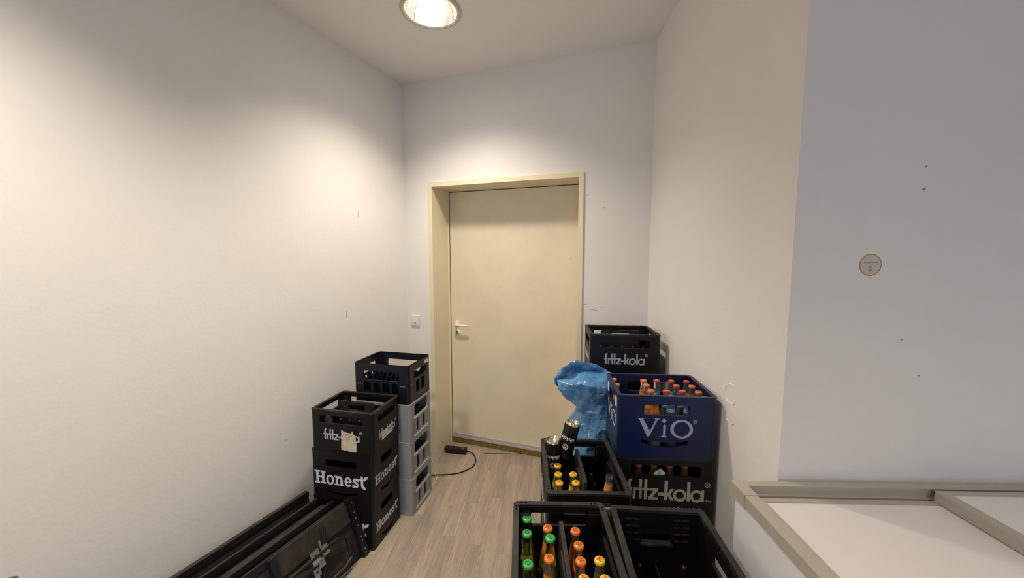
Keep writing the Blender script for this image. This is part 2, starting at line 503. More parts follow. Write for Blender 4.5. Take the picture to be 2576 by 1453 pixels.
# two round plastered-over patches on the right wall
for yc, zc, r_ in ((1.447, 1.171, .040), (1.442, 1.094, .041)):
    u = (RC - Vector((RC.x, 0)).lerp(RC, 0) ).length * 0 + (MWR.inverted() @ Vector((.866, yc, zc))).x
    mb = MB()
    n = 40; vs = []; fs = []
    for j in range(n):
        a = 2 * math.pi * j / n
        rj = r_ * (1 + .03 * math.sin(3 * a + yc * 50)); hj = .0022 * (.7 + .5 * math.sin(5 * a))
        for dr, hh in ((-.0028, 0), (0, hj), (.0028, 0)):
            vs.append((u + (rj + dr) * math.cos(a), -hh, zc + (rj + dr) * math.sin(a)))
    for j in range(n):
        k = (j + 1) % n
        for q_ in (0, 1): fs.append((j * 3 + q_, k * 3 + q_, k * 3 + q_ + 1, j * 3 + q_ + 1))
    mb.add(vs, fs).build('plaster_ring', M_WALL, wall_right)

# ------------------------------------------------------------------ door
MD = Matrix(((ex.x, ny.x, 0, -.681), (ex.y, ny.y, 0, 3.133), (0, 0, 1, 0), (0, 0, 0, 1)))   # x along wall, y into the wall
FW = .035
DEP = .257
frame = MB()
frame.box(0, FW, -.013, DEP + .03, 0, FTOP)
frame.box(FRW - FW, FRW, -.013, DEP + .03, 0, FTOP)
frame.box(FW, FRW - FW, -.013, DEP + .03, FTOP - FW, FTOP)
tr = tag(frame.build('trim_1', M_FRAME, None, MD, 0), kind='structure')
st = MB()                                                         # rebate stop around the leaf
st.box(FW, FW + .012, DEP - .012, DEP, 0, FTOP - FW); st.box(FRW - FW - .012, FRW - FW, DEP - .012, DEP, 0, FTOP - FW)
st.build('rebate_strip', M_FRAME, tr, None, 0)
door = link('door_1', None, None, MD); tag(door, kind='structure')
lx0, lx1 = FW + .017, FRW - FW - .017
MB().box(FW, FRW - FW, DEP + .014, DEP + .05, 0.002, FTOP - FW).build('door_core', M_GAP, door, None, 0)
MB().box(lx0, lx1, DEP, DEP + .02, .065, FTOP - FW - .006).build('leaf', M_DOOR, door, None, 0)
rail = MB(); rail.box(lx0, lx1, DEP - .008, DEP, .062, .088); rail.box(lx0, lx1, DEP - .012, DEP, .05, .066)
rail.build('drip_rail', M_ALU, door, None, 0)
br = MB()
n = 170
for i in range(n):
    x = lx0 + (lx1 - lx0) * (i + .5) / n; j = rnd.uniform(-.002, .002); hz = rnd.uniform(0, .006)
    br.box(x - .0045, x + .0045, DEP - .010 + j, DEP + .004 + j, .002 + hz * .3, .052)
tag(br.build('bristle_strip', M_BRISTLE, door, None, 0), kind='stuff')
hx, hz = lx0 + .058, 1.105
hd = link('handle', None, door, Matrix.Translation((hx, DEP, hz)))
RX = Matrix.Rotation(R(90), 4, 'X')                               # +z of the lathe -> -y
mb = MB(); mb.lathe([(0, .009), (.022, .009), (.026, .006), (.027, 0)], 28, RX); mb.build('rosette', M_HANDLE, hd)
mb = MB(); pth = [(0, -.006, 0), (0, -.03, 0), (.003, -.047, 0), (.014, -.056, 0), (.035, -.058, -.001), (.08, -.058, -.003), (.125, -.057, -.004), (.133, -.055, -.004)]
mb.tube(pth, [.010, .010, .011, .0115, .0105, .0095, .0085, .005], 12); mb.build('lever', M_HANDLE, hd)
lk = link('lock_rosette', None, door, Matrix.Translation((hx + .002, DEP, hz - .077)))
mb = MB(); mb.lathe([(0, .008), (.023, .008), (.027, .005), (.028, 0)], 28, RX); mb.build('escutcheon', M_HANDLE, lk)
mb = MB(); mb.prism(ell(0, .007, .0085, None, 14), [], .008, .0105, RX); mb.prism(rect(-.0045, -.017, .0045, .005), [], .008, .0105, RX); mb.build('cylinder', mat('lock_metal', '#6d675c', .4, metal=.7), lk, None, 0)
for (u, z_, du, w_) in ((.50, 1.44, .028, .0018), (.528, 1.44, .02, .001), (.7, 1.79, .04, .001)):
    mbs = MB(); 
    for o, h in stroke([(u, z_), (u + du, z_ - .002)], w_): mbs.prism(o, h, 0, .0006, Matrix(((1, 0, 0, 0), (0, 0, 1, DEP - .0007), (0, 1, 0, 0), (0, 0, 0, 1))))
    mbs.build('scratch', M_SCUFF, door, None, 0)

# light switch on the back wall
ls = thing('light_switch', 'white square light switch on the wall left of the door', 'switch', M=MD @ Matrix.Translation((-.148, 0, 1.163)))
T = Matrix(((1, 0, 0, 0), (0, 0, -1, 0), (0, 1, 0, 0), (0, 0, 0, 1)))       # prism z -> -y (towards the room)
mb = MB(); mb.prism(rrect(0, 0, .083, .083, .006), [rrect(0, 0, .058, .058, .002)], 0, .011, T); mb.build('switch_frame', M_WHITE, ls)
mb = MB(); mb.prism(rrect(0, 0, .057, .057, .002), [], 0, .014, T); mb.build('rocker', M_WHITE, ls)
mb = MB(); mb.prism(rrect(0, -.019, .014, .006, .0015), [], .014, .0146, T); mb.build('indicator_window', mat('indicator_dark', '#4a2a2a', .3), ls)

# round sticker on the blue-grey wall
sk = thing('round_wall_sticker', 'round white sticker with orange border and number on the right wall', 'sticker', M=MWS @ Matrix.Translation((1.079 - OC.x, 0, 1.690)))
M_OR = mat('orange_print', '#c98a3c', .6); M_DK = mat('dark_print', '#333333', .6)
mb = MB(); mb.prism(ell(0, 0, .0335, None, 40), [], 0, .0005, T); mb.build('backing', mat('clear_film', '#cfcac8', .35), sk, None, 0)
mb = MB(); mb.prism(ell(0, 0, .0330, None, 40), [ell(0, 0, .0302, None, 40)], .0005, .0008, T); mb.build('border', M_OR, sk, None, 0)
mb = MB(); mb.prism([(-.0065, -.013), (.0065, -.013), (0, -.0225)], [], .0005, .0008, T); mb.build('arrow', M_OR, sk, None, 0)
mb = letter_mb(txt_font('13'), .0085, -.0048, -.0085, T @ Matrix.Translation((0, 0, .0005)), .0003); mb.build('number', M_DK, sk, None, 0)
mb = MB()
for i in range(26):
    x = -.020 + i * .0016
    mb.prism(rect(x, .0065 - .0004 * (i % 2), x + .0009, .0090 + .0004 * ((i * 7) % 3 == 0)), [], .0005, .0008, T)
mb.build('lettering', M_OR, sk, None, 0)

# ------------------------------------------------------------------ ceiling downlights
def downlight(x, y, label, first=None):
    if first is None:
        t = thing('recessed_downlight', label, 'ceiling lamp', (x, y, CEIL))
        mb = MB(); mb.lathe([(.168, 0), (.172, -.004), (.168, -.009), (.155, -.010), (.1485, -.006), (.1475, .004)], 48); mb.build('trim_ring', mat('lamp_trim', '#cfc5b4', .4), t)
        k = 10
        for i in range(k):                                         # facetted reflector: one panel each
            a0, a1 = 2 * math.pi * i / k + .012, 2 * math.pi * (i + 1) / k - .012
            mb = MB(); pr = [(.1468, -.006), (.130, .06), (.098, .11), (.064, .135)]
            mb.lathe(pr, 6, None, a0, a1)
            mb.f = [tuple(reversed(f)) for f in mb.f]
            mb.build('reflector_panel', M_REFL, t)
        mb = MB(); mb.lathe([(0, .022), (.040, .022), (.056, .028), (.060, .040), (.058, .075)], 36); mb.build('diffuser_disc', M_GLOW, t)
        mb = MB(); mb.lathe([(.058, .075), (.066, .10), (.066, .14), (0, .14)], 30); mb.build('lamp_holder', M_WHITE, t)
        mb = MB(); mb.lathe([(.150, .005), (.150, .2), (0, .2)], 30); mb.build('housing', M_WHITE, t)
    else:
        t = copy_tree(first, None, Matrix.Translation((x, y, CEIL)))
        t['label'] = label
    return t
LABEL0 = 'round recessed ceiling downlight, switched on, with faceted reflector'
lamp0 = downlight(*LAMPS[0], LABEL0)
spots = []
for i, (x, y) in enumerate(LAMPS):
    if i:
        o = downlight(x, y, 'round recessed downlight in the ceiling behind the camera', lamp0)
        o['group'] = 'ceiling downlights outside the picture'
    sd = bpy.data.lights.new('lamp_light', 'SPOT')
    sd.energy = LAMP_W * ((.83, 1.0, 1.0)[i] if i < 3 else .31)
    sd.color = LAMP_RGB
    sd.spot_size = R(128); sd.spot_blend = 1.0
    sd.shadow_soft_size = .085
    so = bpy.data.objects.new('lamp_light', sd)
    COL.objects.link(so)
    so.location = (x, y, CEIL - .012)
    spots.append(so)

# ------------------------------------------------------------------ beverage crates
SIDES = ((0, -1), (1, 0), (0, 1), (-1, 0))                       # front, right, back, left (outside normals)
def side_M(k, w, d, t):                                           # (u seen from outside, v up, e outwards) -> crate space
    nx, ny_ = SIDES[k]
    D = d / 2 if k % 2 == 0 else w / 2
    return Matrix(((-ny_, 0, nx, nx * (D - t)), (nx, 0, ny_, ny_ * (D - t)), (0, 1, 0, 0), (0, 0, 0, 1)))
def crate_body(w, d, h, holes, t=.011, r=.016, rim=.018, base=.012, floor_grid=True, rim_h=.010, blocks=True, z0=0., rim_holes=True):
    mb = MB()
    for k in range(4):
        L = (w if k % 2 == 0 else d) / 2 - r
        mb.prism(rect(-L, z0, L, h), holes[k], 0, t, side_M(k, w, d, t))
    for sx, sy, a0 in ((1, -1, -90), (1, 1, 0), (-1, 1, 90), (-1, -1, 180)):
        cx, cy = sx * (w / 2 - r), sy * (d / 2 - r)
        outp = [(cx + r * math.cos(R(a0 + 90 * i / 6)), cy + r * math.sin(R(a0 + 90 * i / 6))) for i in range(7)]
        inp = [(cx + (r - t) * math.cos(R(a0 + 90 * i / 6)), cy + (r - t) * math.sin(R(a0 + 90 * i / 6))) for i in range(6, -1, -1)]
        mb.prism(outp + inp, [], z0, h)
    if blocks:                                                     # gussets in the inner corners
        for sx in (-1, 1):
            for sy in (-1, 1):
                x0, x1 = sorted((sx * (w / 2 - t), sx * (w / 2 - t - .042))); y0, y1 = sorted((sy * (d / 2 - t), sy * (d / 2 - t - .022)))
                mb.box(x0, x1, y0, y1, h - .052, h - .014)
    # floor of the crate: a frame with a lattice
    bw_, bd = w / 2 - t, d / 2 - t
    mb.box(-bw_, bw_, -bd, bd, z0, z0 + base)
    return mb
def rim_mb(w, d, h, r, rim, rim_h, holes=True):
    mb = MB()
    hs = [rrect(0, 0, w - 2 * rim, d - 2 * rim, max(r * .6, .004), 4)]
    if holes:
        for sx in (-1, 1):
            for sy in (-1, 1):
                for q in (.026, .040):
                    hs.append(ell(sx * (w / 2 - rim / 2), sy * (d / 2 - q), .0032, .0048, 8))
                    hs.append(ell(sx * (w / 2 - q), sy * (d / 2 - rim / 2), .0048, .0032, 8))
    mb.prism(rrect(0, 0, w + .003, d + .003, r + .001, 5), hs, h - rim_h, h)
    return mb
_peg = None
def peg_mesh(h=.15, r=.0125):
    mb = MB(); mb.lathe([(r * 1.25, 0), (r, h * .75), (r * .92, h * .93), (r * .6, h * .985), (r * .28, h), (r * .26, h * .97), (0, h * .97)], 9)
    return mb.mesh('bottle_peg', M_BLACK, 50)
PEG = peg_mesh()
PEGB = None
def add_pegs(t, w, d, nx, ny_, z, h=1., mesh=None, skip=()):
    for i in range(1, nx):
        for j in range(1, ny_):
            if (i, j) in skip: continue
            x = -w / 2 + .012 + (w - .024) * i / nx; y = -d / 2 + .012 + (d - .024) * j / ny_
            link('bottle_peg', mesh or PEG, t, Matrix.Translation((x, y, z)) @ Matrix.Diagonal((1, 1, h, 1)))
def put_text(t, name, pieces, scale, u, v, k, w, d, m=M_PRINT, sx=1., label=None):
    o = letter_mb(pieces, scale, u, v, side_M(k, w, d, 0) @ Matrix.Translation((0, 0, .0002)), .0006, sx=sx).build(name, m, t, None, 0)
    if label: o['label'] = label
    return o

FH = .245
def fritz_crate(label, loc, rz, along_x=True, name='bottle_crate', h=FH, divider=True, pegs=True, text=(0, 1, 2, 3), group='black bottle crates', material=None, peg_h=1., marks=True):
    """400 x 300 crate; along_x: the long side lies along local x"""
    w, d = (.4, .3) if along_x else (.3, .4)
    t = thing(name, label, 'crate', loc, rz, group)
    dz = h - FH
    slot_l = rrect(0, h - .056, .285, .048, .005); slot_s = rrect(0, h - .056, .185, .046, .005)
    holes = []
    for k in range(4):
        long_ = (k % 2 == 0) == along_x
        holes.append([slot_l if long_ else slot_s])
    m = material or M_BLACK
    crate_body(w, d, h - .009, holes).build('body', m, t)
    rim_mb(w, d, h, .016, .0165, .009).build('rim', M_BLACK_W if material is None else m, t)
    if divider:
        T_ = Matrix(((1, 0, 0, 0), (0, 0, 1, -.006), (0, 1, 0, 0), (0, 0, 0, 1))) if along_x else Matrix(((0, 0, 1, -.006), (1, 0, 0, 0), (0, 1, 0, 0), (0, 0, 0, 1)))
        mb = MB(); mb.prism([(-.118, .02), (.118, .02), (.118, h - .012), (.110, h - .003), (-.110, h - .003), (-.118, h - .012)], [rrect(0, h - .04, .11, .034, .008)], 0, .012, T_)
        mb.f = [tuple(reversed(f)) for f in mb.f]
        if not along_x: mb.f = [tuple(reversed(f)) for f in mb.f]
        dv = mb.build('divider', M_BLACK_W if material is None else m, t, None, 0)
        for q in (-.095, -.03, .03, .095):
            mb = MB(); mb.prism(ell(q if along_x else 0, 0 if along_x else q, .003, None, 8), [], h - .003, h - .0026); mb.build('rivet_hole', M_GAP, dv, None, 0)
    if pegs:
        nx, ny_ = (6, 4) if along_x else (4, 6)
        sk = [(i, 2) for i in range(7)] if along_x else [(2, i) for i in range(7)]
        add_pegs(t, w, d, nx, ny_, .012, peg_h, skip=sk if divider else ())
    for k in text:
        long_ = (k % 2 == 0) == along_x
        sc = .0635 if long_ else .050
        put_text(t, 'lettering', txt_fritz(), sc, -.119 * (1 if long_ else .79) + .004, h - .176, k, w, d, M_PRINT, label='pale fritz-kola lettering')
    return t

def lerp_M(x, y, rz, z): return (x, y, z), R(rz)

# --- left, near stack: two Honest crates and a fritz crate on top
HHT = .29
def honest_crate(label, loc, rz, group='black crates with Honest lettering'):
    w, d, h = .4, .3, HHT
    t = thing('bottle_crate', label, 'crate', loc, rz, group)
    hl = [rrect(-.005, h - .075, .20, .042, .006), smile(-.005, .040, .20, .018, .012)]
    hs = [rrect(.0, h - .075, .125, .045, .008), smile(.0, .040, .13, .018, .014)]
    crate_body(w, d, h - .008, [hl, hs, hl, hs], r=.012).build('body', M_BLACK, t)
    rim_mb(w, d, h, .012, .015, .008, False).build('rim', M_BLACK, t)
    for k in range(4):
        long_ = k % 2 == 0
        sc = .078 if long_ else .0555
        put_text(t, 'lettering', txt_honest(), sc, -.183 if long_ else -.126, .084 if long_ else .094, k, w, d, M_PRINT_L, label='pale Honest slab-serif lettering with a leaf')
    add_pegs(t, w, d, 6, 4, .012, .9)
    return t
h1 = honest_crate('black Honest crate standing on the floor, lowest of the near left stack', (-.965, 2.239, 0), R(-12.5))
h2 = honest_crate('black Honest crate in the middle of the near left stack', (-.961, 2.237, .29), R(-12.2))
f1 = fritz_crate('black crate with torn paper label on top of the near left stack', (-.953, 2.237, .58), R(-11.92), group='black crates with fritz-kola lettering', h=.246)
# torn paper label, front; barcode label, right
def paper(t, k, w, d, pts, m, name, label):
    mb = MB(); mb.prism(pts, [], .0009, .0016, side_M(k, w, d, 0)); o = mb.build(name, m, t, None, 0); o['label'] = label; return o
pp = paper(f1, 0, .4, .3, [(-.002, .124), (.004, .130), (.018, .128), (.030, .122), (.052, .120), (.062, .122), (.082, .112), (.090, .100), (.094, .05), (.092, .010), (.060, .008), (.034, .012), (.028, .018), (.022, .012), (.004, .016), (-.006, .018), (-.004, .06)], M_PAPER, 'paper_label', 'torn beige paper label')
M_INK = mat('faded_ink', '#a3a2a6', .8)
mb = MB()
for (x0, y0, x1, y1) in ((.004, .095, .012, .122), (.020, .10, .045, .118), (.05, .095, .07, .112), (.006, .07, .016, .09), (.028, .075, .05, .095)):
    mb.prism([(x0, y0), (x1, y0 + .006), (x1 - .003, y1), (x0 + .004, y1 - .005)], [], .0016, .0019, side_M(0, .4, .3, 0))
mb.build('ink_smudge', M_INK, pp, None, 0)
mb = MB()
for o_, h_ in stroke([(.03, .036), (.045, .042), (.06, .041), (.07, .036)], .0025): mb.prism(o_, h_, .0016, .0019, side_M(0, .4, .3, 0))
mb.build('crease', M_STICK, pp, None, 0)
p2 = paper(f1, 1, .4, .3, [(-.062, .050), (.062, .056), (.066, .108), (-.020, .100), (-.058, .098)], M_STICK, 'paper_label', 'white barcode label')
mb = MB()
for i in range(12): mb.prism(rect(.006 + i * .0046, .072, .0085 + i * .0046 + .0012 * (i % 3), .102), [], .0016, .0019, side_M(1, .4, .3, 0))
for i in range(4): mb.prism(rect(-.05, .064 + i * .009, -.012 - .006 * (i % 2), .067 + i * .009), [], .0016, .0019, side_M(1, .4, .3, 0))
mb.build('barcode', M_INK, p2, None, 0)

# --- left, far stack: three grey crates and a navy crate
GH = .2535
def grey_crate(label, loc, rz):
    w, d, h = .4, .3, GH
    t = thing('bottle_crate', label, 'crate', loc, rz, 'grey bottle crates')
    def holes(L):
        return [rrect(0, .192, L * .62, .082, .022, 5), rrect(-L * .16, .083, .034, .095, .016, 5), rrect(L * .13, .083, .034, .095, .016, 5), rect(-L * .34, .03, -L * .325, .138), rect(L * .315, .03, L * .335, .138)]
    plain = [rrect(0, .19, .16, .05, .02, 5)]
    crate_body(w, d, h, [plain, holes(d), plain, holes(d)], r=.018, blocks=False, t=.010).build('body', M_GREY, t)
    for k in (1, 3):
        for zz, hh in ((.145, .012), (.024, .010)):
            mb = MB(); mb.prism(rrect(0, zz, d * .68, hh, .004), [], -.001, .0045, side_M(k, w, d, 0)); mb.build('handle_bar', mat('grey_plastic_edge', '#c4c2bf', .5), t)
    mb = MB(); mb.prism(rrect(0, 0, w + .003, d + .003, .019, 5), [rrect(0, 0, w - .022, d - .022, .01, 5)], h - .006, h - .0005); mb.build('rim', MATS['grey_plastic_edge'], t)
    for i in range(1, 6): link('cell_wall', CELLX, t, Matrix.Translation((-.2 + .4 * i / 6, 0, .01)))
    for j in range(1, 4): link('cell_wall', CELLY, t, Matrix.Translation((0, -.15 + .3 * j / 4, .01)))
    return t
def cell_mesh(L, n, hh, m, axis):
    pts = [(-L / 2, 0), (L / 2, 0)]
    top = []
    for i in range(2 * n + 1):
        top.append((L / 2 - L * i / (2 * n), hh if i % 2 == 0 else hh - .035))
    mb = MB()
    T_ = Matrix(((1, 0, 0, 0), (0, 0, -1, .0012), (0, 1, 0, 0), (0, 0, 0, 1))) if axis == 'x' else Matrix(((0, 0, 1, -.0012), (1, 0, 0, 0), (0, 1, 0, 0), (0, 0, 0, 1)))
    mb.prism(pts + top, [], 0, .0024, T_)
    return mb.mesh('cell_wall', m, 0)
M_GREYD = mat('grey_plastic_inside', '#5b5b5e', .6)
CELLX = cell_mesh(.274, 4, .12, M_GREYD, 'y'); CELLY = cell_mesh(.374, 6, .12, M_GREYD, 'x')
GX = [(-.815, 2.532, -13.4), (-.816, 2.53, -13.9), (-.814, 2.528, -13.5)]
for i, lab in enumerate(('grey slatted crate on the floor, lowest of the far left stack', 'second grey crate from the floor in the far left stack', 'uppermost grey crate, right under the dark navy crate')):
    grey_crate(lab, (GX[i][0], GX[i][1], i * GH), R(GX[i][2]))
def navy_crate(label, loc, rz, name='bottle_crate', m=M_NAVY):
    w, d, h = .4, .3, GH
    t = thing(name, label, 'crate', loc, rz, 'navy and black crates with lattice cells')
    fr = [rrect(.0, h - .077, .262, .060, .018, 5)] + [rrect(-.102 + .068 * i, .098, .046, .066, .006) for i in range(4)]
    sd = [rrect(0, h - .077, .175, .056, .018, 5), rrect(-.034, .092, .046, .085, .014), rrect(.036, .092, .046, .085, .014)]
    bk = [rrect(.0, h - .085, .262, .076, .016, 5)]
    crate_body(w, d, h, [fr, sd, bk, sd], r=.02, blocks=False, t=.009).build('body', m, t)
    mb = MB(); mb.prism(rrect(0, 0, w + .002, d + .002, .021, 6), [rrect(0, 0, w - .020, d - .020, .012, 6)], h - .005, h); mb.build('rim', m, t)
    cx_ = cell_mesh(.274, 4, .150, m, 'y'); cy_ = cell_mesh(.374, 6, .150, m, 'x')
    for i in range(1, 6): link('cell_wall', cx_, t, Matrix.Translation((-.2 + .4 * i / 6, 0, .01)))
    for j in range(1, 4): link('cell_wall', cy_, t, Matrix.Translation((0, -.15 + .3 * j / 4, .01)))
    return t
def scribble(t, k, w, d, u, v, sw, sh, m, seed):
    r_ = random.Random(seed); mb = MB(); x = u - sw / 2
    while x < u + sw / 2:
        a = r_.uniform(.5, 1) * sh; b = r_.uniform(.003, .006)
        mb.prism([(x, v - a / 2), (x + b * .6, v - a / 2), (x + b * .8, v + a / 2), (x + b * .2, v + a / 2)], [], .0002, .0007, side_M(k, w, d, 0)); x += b
    mb.prism(rect(u - sw / 2, v - sh * .12, u + sw / 2, v + sh * .12), [], .0002, .0006, side_M(k, w, d, 0))
    return mb.build('small_print', m, t, None, 0)
nv = navy_crate('dark navy crate on top of the far left stack beside the door', (-.816, 2.529, 3 * GH), R(-13.7))
MS = mat('print_dim', '#6f7582', .6)
scribble(nv, 0, .4, .3, -.163, .118, .030, .010, MS, 1); scribble(nv, 0, .4, .3, .155, .118, .034, .012, MS, 2)
scribble(nv, 1, .4, .3, -.118, .12, .028, .011, MS, 3); scribble(nv, 1, .4, .3, .118, .12, .024, .011, MS, 4); scribble(nv, 1, .4, .3, .0, .032, .055, .018, MS, 5)
mb = MB(); mb.prism(rrect(.092, .226, .052, .024, .002), [], .0002, .0008, side_M(1, .4, .3, 0)); mb.build('sticker', M_STICK, nv, None, 0)

# ------------------------------------------------------------------ bottles
def bottle_profile(h=.245, rb=.0295, rn=.0125):
    return [(0, .004), (rb * .8, .0), (rb * .97, .004), (rb, .010), (rb, h * .44), (rb * .97, h * .50), (rb * .86, h * .57), (rb * .68, h * .65), (rb * .54, h * .74), (rn * 1.08, h * .86), (rn, h * .93), (rn * 1.12, h * .945), (rn * 1.12, h * .975), (rn, h * .985)]
def prof_slice(prof, z0, z1, off=0., n=8):
    def rad(z):
        for (r0, a), (r1, b) in zip(prof[1:], prof[2:]):
            if a <= z <= b and b > a: return r0 + (r1 - r0) * (z - a) / (b - a)
        return prof[-1][0]
    return [(rad(z0 + (z1 - z0) * i / n) + off, z0 + (z1 - z0) * i / n) for i in range(n + 1)]
def cap_mb(z, r=.0158):
    mb = MB(); seg = 42; vs = []; fs = []
    prof = [(r * .99, -.0075, 1), (r * 1.0, -.004, .8), (r * .93, -.0005, 0), (r * .86, .0006, 0), (0.0001, .0008, 0)]
    for (rr, zz, fl) in prof:
        for j in range(seg):
            a = 2 * math.pi * j / seg; q = rr * (1 + fl * (.035 if j % 2 else -.02))
            vs.append((q * math.cos(a), q * math.sin(a), z + zz))
    for i in range(len(prof) - 1):
        for j in range(seg):
            k = (j + 1) % seg; fs.append((i * seg + j, i * seg + k, (i + 1) * seg + k, (i + 1) * seg + j))
    return mb.add(vs, fs)
def emblem_faces(mb, z, r):
    for sx in (-1, 1):
        cx = sx * r * .34
        for o, h in stroke(arc(cx, r * .05, r * .28, r * .40, 20 if sx > 0 else -20, 200 if sx > 0 else 160, 8), r * .2): mb.prism(o, h, z, z + .0003)
        for o, h in stroke([(cx - r * .18, -r * .12), (cx + r * .18, -r * .12)], r * .12): mb.prism(o, h, z, z + .0003)
        for o, h in stroke(arc(cx, -r * .25, r * .22, r * .2, 200, 340, 6), r * .14): mb.prism(o, h, z, z + .0003)
    return mb
def emblem_star(mb, z, r):
    pts = []
    for i in range(20):
        a = math.pi * i / 10; q = r * (.8 if i % 2 == 0 else .46); pts.append((q * math.cos(a), q * math.sin(a)))
    mb.prism(pts, [ell(0, 0, r * .34, None, 14)], z, z + .0003)
    for o, h in stroke([(-r * .14, -r * .2), (0, r * .22), (r * .14, -r * .2)], r * .1): mb.prism(o, h, z, z + .0003)
    return mb
CAPM = {k: mat('cap_' + k, c, .32, coat=.3) for k, c in dict(orange='#e0751f', peach='#e2793a', red='#c8343c', green='#3fb54a', yellow='#e6b71f', cream='#d9d2ac', mint='#4a9a72').items()}
EMB = dict(brown=mat('emblem_brown', '#6a4a30', .5), red=mat('emblem_red', '#b52a3c', .5), teal=mat('emblem_teal', '#0f4a4a', .5), pale=mat('emblem_pale', '#f0c9b4', .5))
LIQ = dict(yellow=mat('liquid_yellow', '#a98a12', .25, spec=.3), brown=mat('liquid_brown', '#2a1307', .2), pale=mat('liquid_pale', '#8a8430', .25), olive=mat('liquid_olive', '#6f6a1e', .25))
LAB = dict(orange=mat('label_orange', '#e07a1c', .55), blue=mat('label_blue', '#2f6fb0', .5), yellow=mat('label_yellow', '#d9b021', .55), pale=mat('label_pale', '#b9c2c6', .5), peach=mat('label_peach', '#e79a66', .55), green=mat('label_green', '#8fb05a', .55))
def bottle(kind, label=None, H=.245):
    t = thing('soft_drink_bottle', label or 'bottle', 'bottle')
    pr = bottle_profile(H)
    gl = MB(); gl.lathe(pr, 18)
    spec = dict(
        vio_orange=('peach', 'pale', LIQ['yellow'], .80, ('orange', .66, .82), None, M_GLASS, None),
        vio_red=('red', 'pale', LIQ['brown'], .68, ('blue', .70, .81), None, M_GLASS, 'blue'),
        green=('green', 'teal', LIQ['pale'], .66, None, ('pale', .10, .46), M_GGLASS, None),
        orange=('orange', 'brown', LIQ['yellow'], .60, ('orange', .64, .82), ('orange', .12, .40), M_GLASS, None),
        yellow=('yellow', 'red', LIQ['olive'], .56, ('yellow', .62, .80), ('yellow', .12, .40), M_GLASS, None),
        mint=('mint', 'teal', LIQ['olive'], .6, None, None, M_GLASS, None),
        cream=('cream', 'pale', LIQ['olive'], .6, None, None, M_GLASS, None),
        clear=(None, None, None, 0, None, None, M_GLASS, None),
        open=(None, None, None, 0, ('peach', .73, .86), None, M_GLASS, None),
        brown=('orange', 'pale', None, 0, ('orange', .82, .94), None, M_BGLASS, None),
        dark=(None, None, None, 0, None, None, M_DGLASS, None),
    )[kind]
    cap, emb, liq, lvl, neck, body, glass, stripes = spec
    gl.build('glass', glass, t, None, 60)
    if liq:
        lp = [(max(r - .0022, 0), z + (.002 if z < .01 else 0)) for r, z in prof_slice(pr, .006, H * lvl, 0, 14)]
        mb = MB(); mb.lathe([(0, lp[0][1])] + lp + [(0, lp[-1][1])], 14); mb.build('liquid', liq, t, None, 60)
    if neck:
        mb = MB(); mb.lathe(prof_slice(pr, H * neck[1], H * neck[2], .0006), 18); nl = mb.build('neck_label', LAB[neck[0]], t, None, 60)
        if stripes:
            mb = MB()
            for q in (.735, .765): mb.lathe(prof_slice(pr, H * q, H * (q + .012), .0010, 2), 18)
            mb.build('label_stripe', M_STICK, nl, None, 60)
    if body:
        mb = MB(); mb.lathe(prof_slice(pr, H * body[1], H * body[2], .0006), 18, None, .5, 2.6); mb.lathe(prof_slice(pr, H * body[1], H * body[2], .0006), 18, None, 3.5, 5.8); mb.build('body_label', LAB[body[0]], t, None, 60)
    if cap:
        cp = cap_mb(H).build('cap', CAPM[cap], t, None, 50)
        mb = MB(); (emblem_star if emb == 'teal' else emblem_faces)(mb, H + .0008, .0125); mb.build('cap_emblem', EMB[emb], cp, None, 0)
    return t
PROTO = {}
def put_bottle(kind, label, M, group, H=.245):
    key = (kind, H)
    if key not in PROTO:
        o = bottle(kind, label, H); PROTO[key] = o; o.matrix_local = M
    else:
        o = copy_tree(PROTO[key], None, M)
    o['label'] = label; o['group'] = group
    return o
def in_crate(crate, x, y, z, tilt=(0, 0), rz=None):
    return crate.matrix_local @ Matrix.Translation((x, y, z)) @ Matrix.Rotation(R(tilt[0]), 4, 'X') @ Matrix.Rotation(R(tilt[1]), 4, 'Y') @ Matrix.Rotation(rnd.uniform(0, 6.28) if rz is None else rz, 4, 'Z')
bpy.context.view_layer.update()

# one empty bottle standing in the torn-label crate, bottles in the grey crates
put_bottle('clear', 'empty clear bottle in the torn-label crate, mouth seen through its front slot', in_crate(f1, -.128, -.095, .012), 'single empty bottles', .205)
for i, o in enumerate([o for o in COL.objects if o.get('label', '').startswith(('grey slatted crate', 'second grey crate', 'uppermost grey crate'))]):
    wh = ('lowest', 'middle', 'uppermost')[i]
    put_bottle('dark', f'dark bottle seen in the {wh} grey crate side opening, nearer the camera', in_crate(o, .165, -.065, .011), 'dark bottles in the grey crates', .225)
    put_bottle('dark', f'dark bottle seen in the {wh} grey crate side opening, nearer the door', in_crate(o, .160, .03, .011), 'dark bottles in the grey crates', .17)

# ------------------------------------------------------------------ right: stacks against the wall
# far right stack: four plain crates (hidden) and a fritz crate
for i in range(4):
    navy_crate('plain black crate stacked in the corner under the fritz-kola crate by the door', (.67, 2.297, i * GH), R(-4.86), m=M_BLACK)
fr_ = fritz_crate('black fritz-kola crate on top of the corner stack right of the door', (.67, 2.297, 4 * GH), R(-4.86), group='black crates with fritz-kola lettering', h=.246)

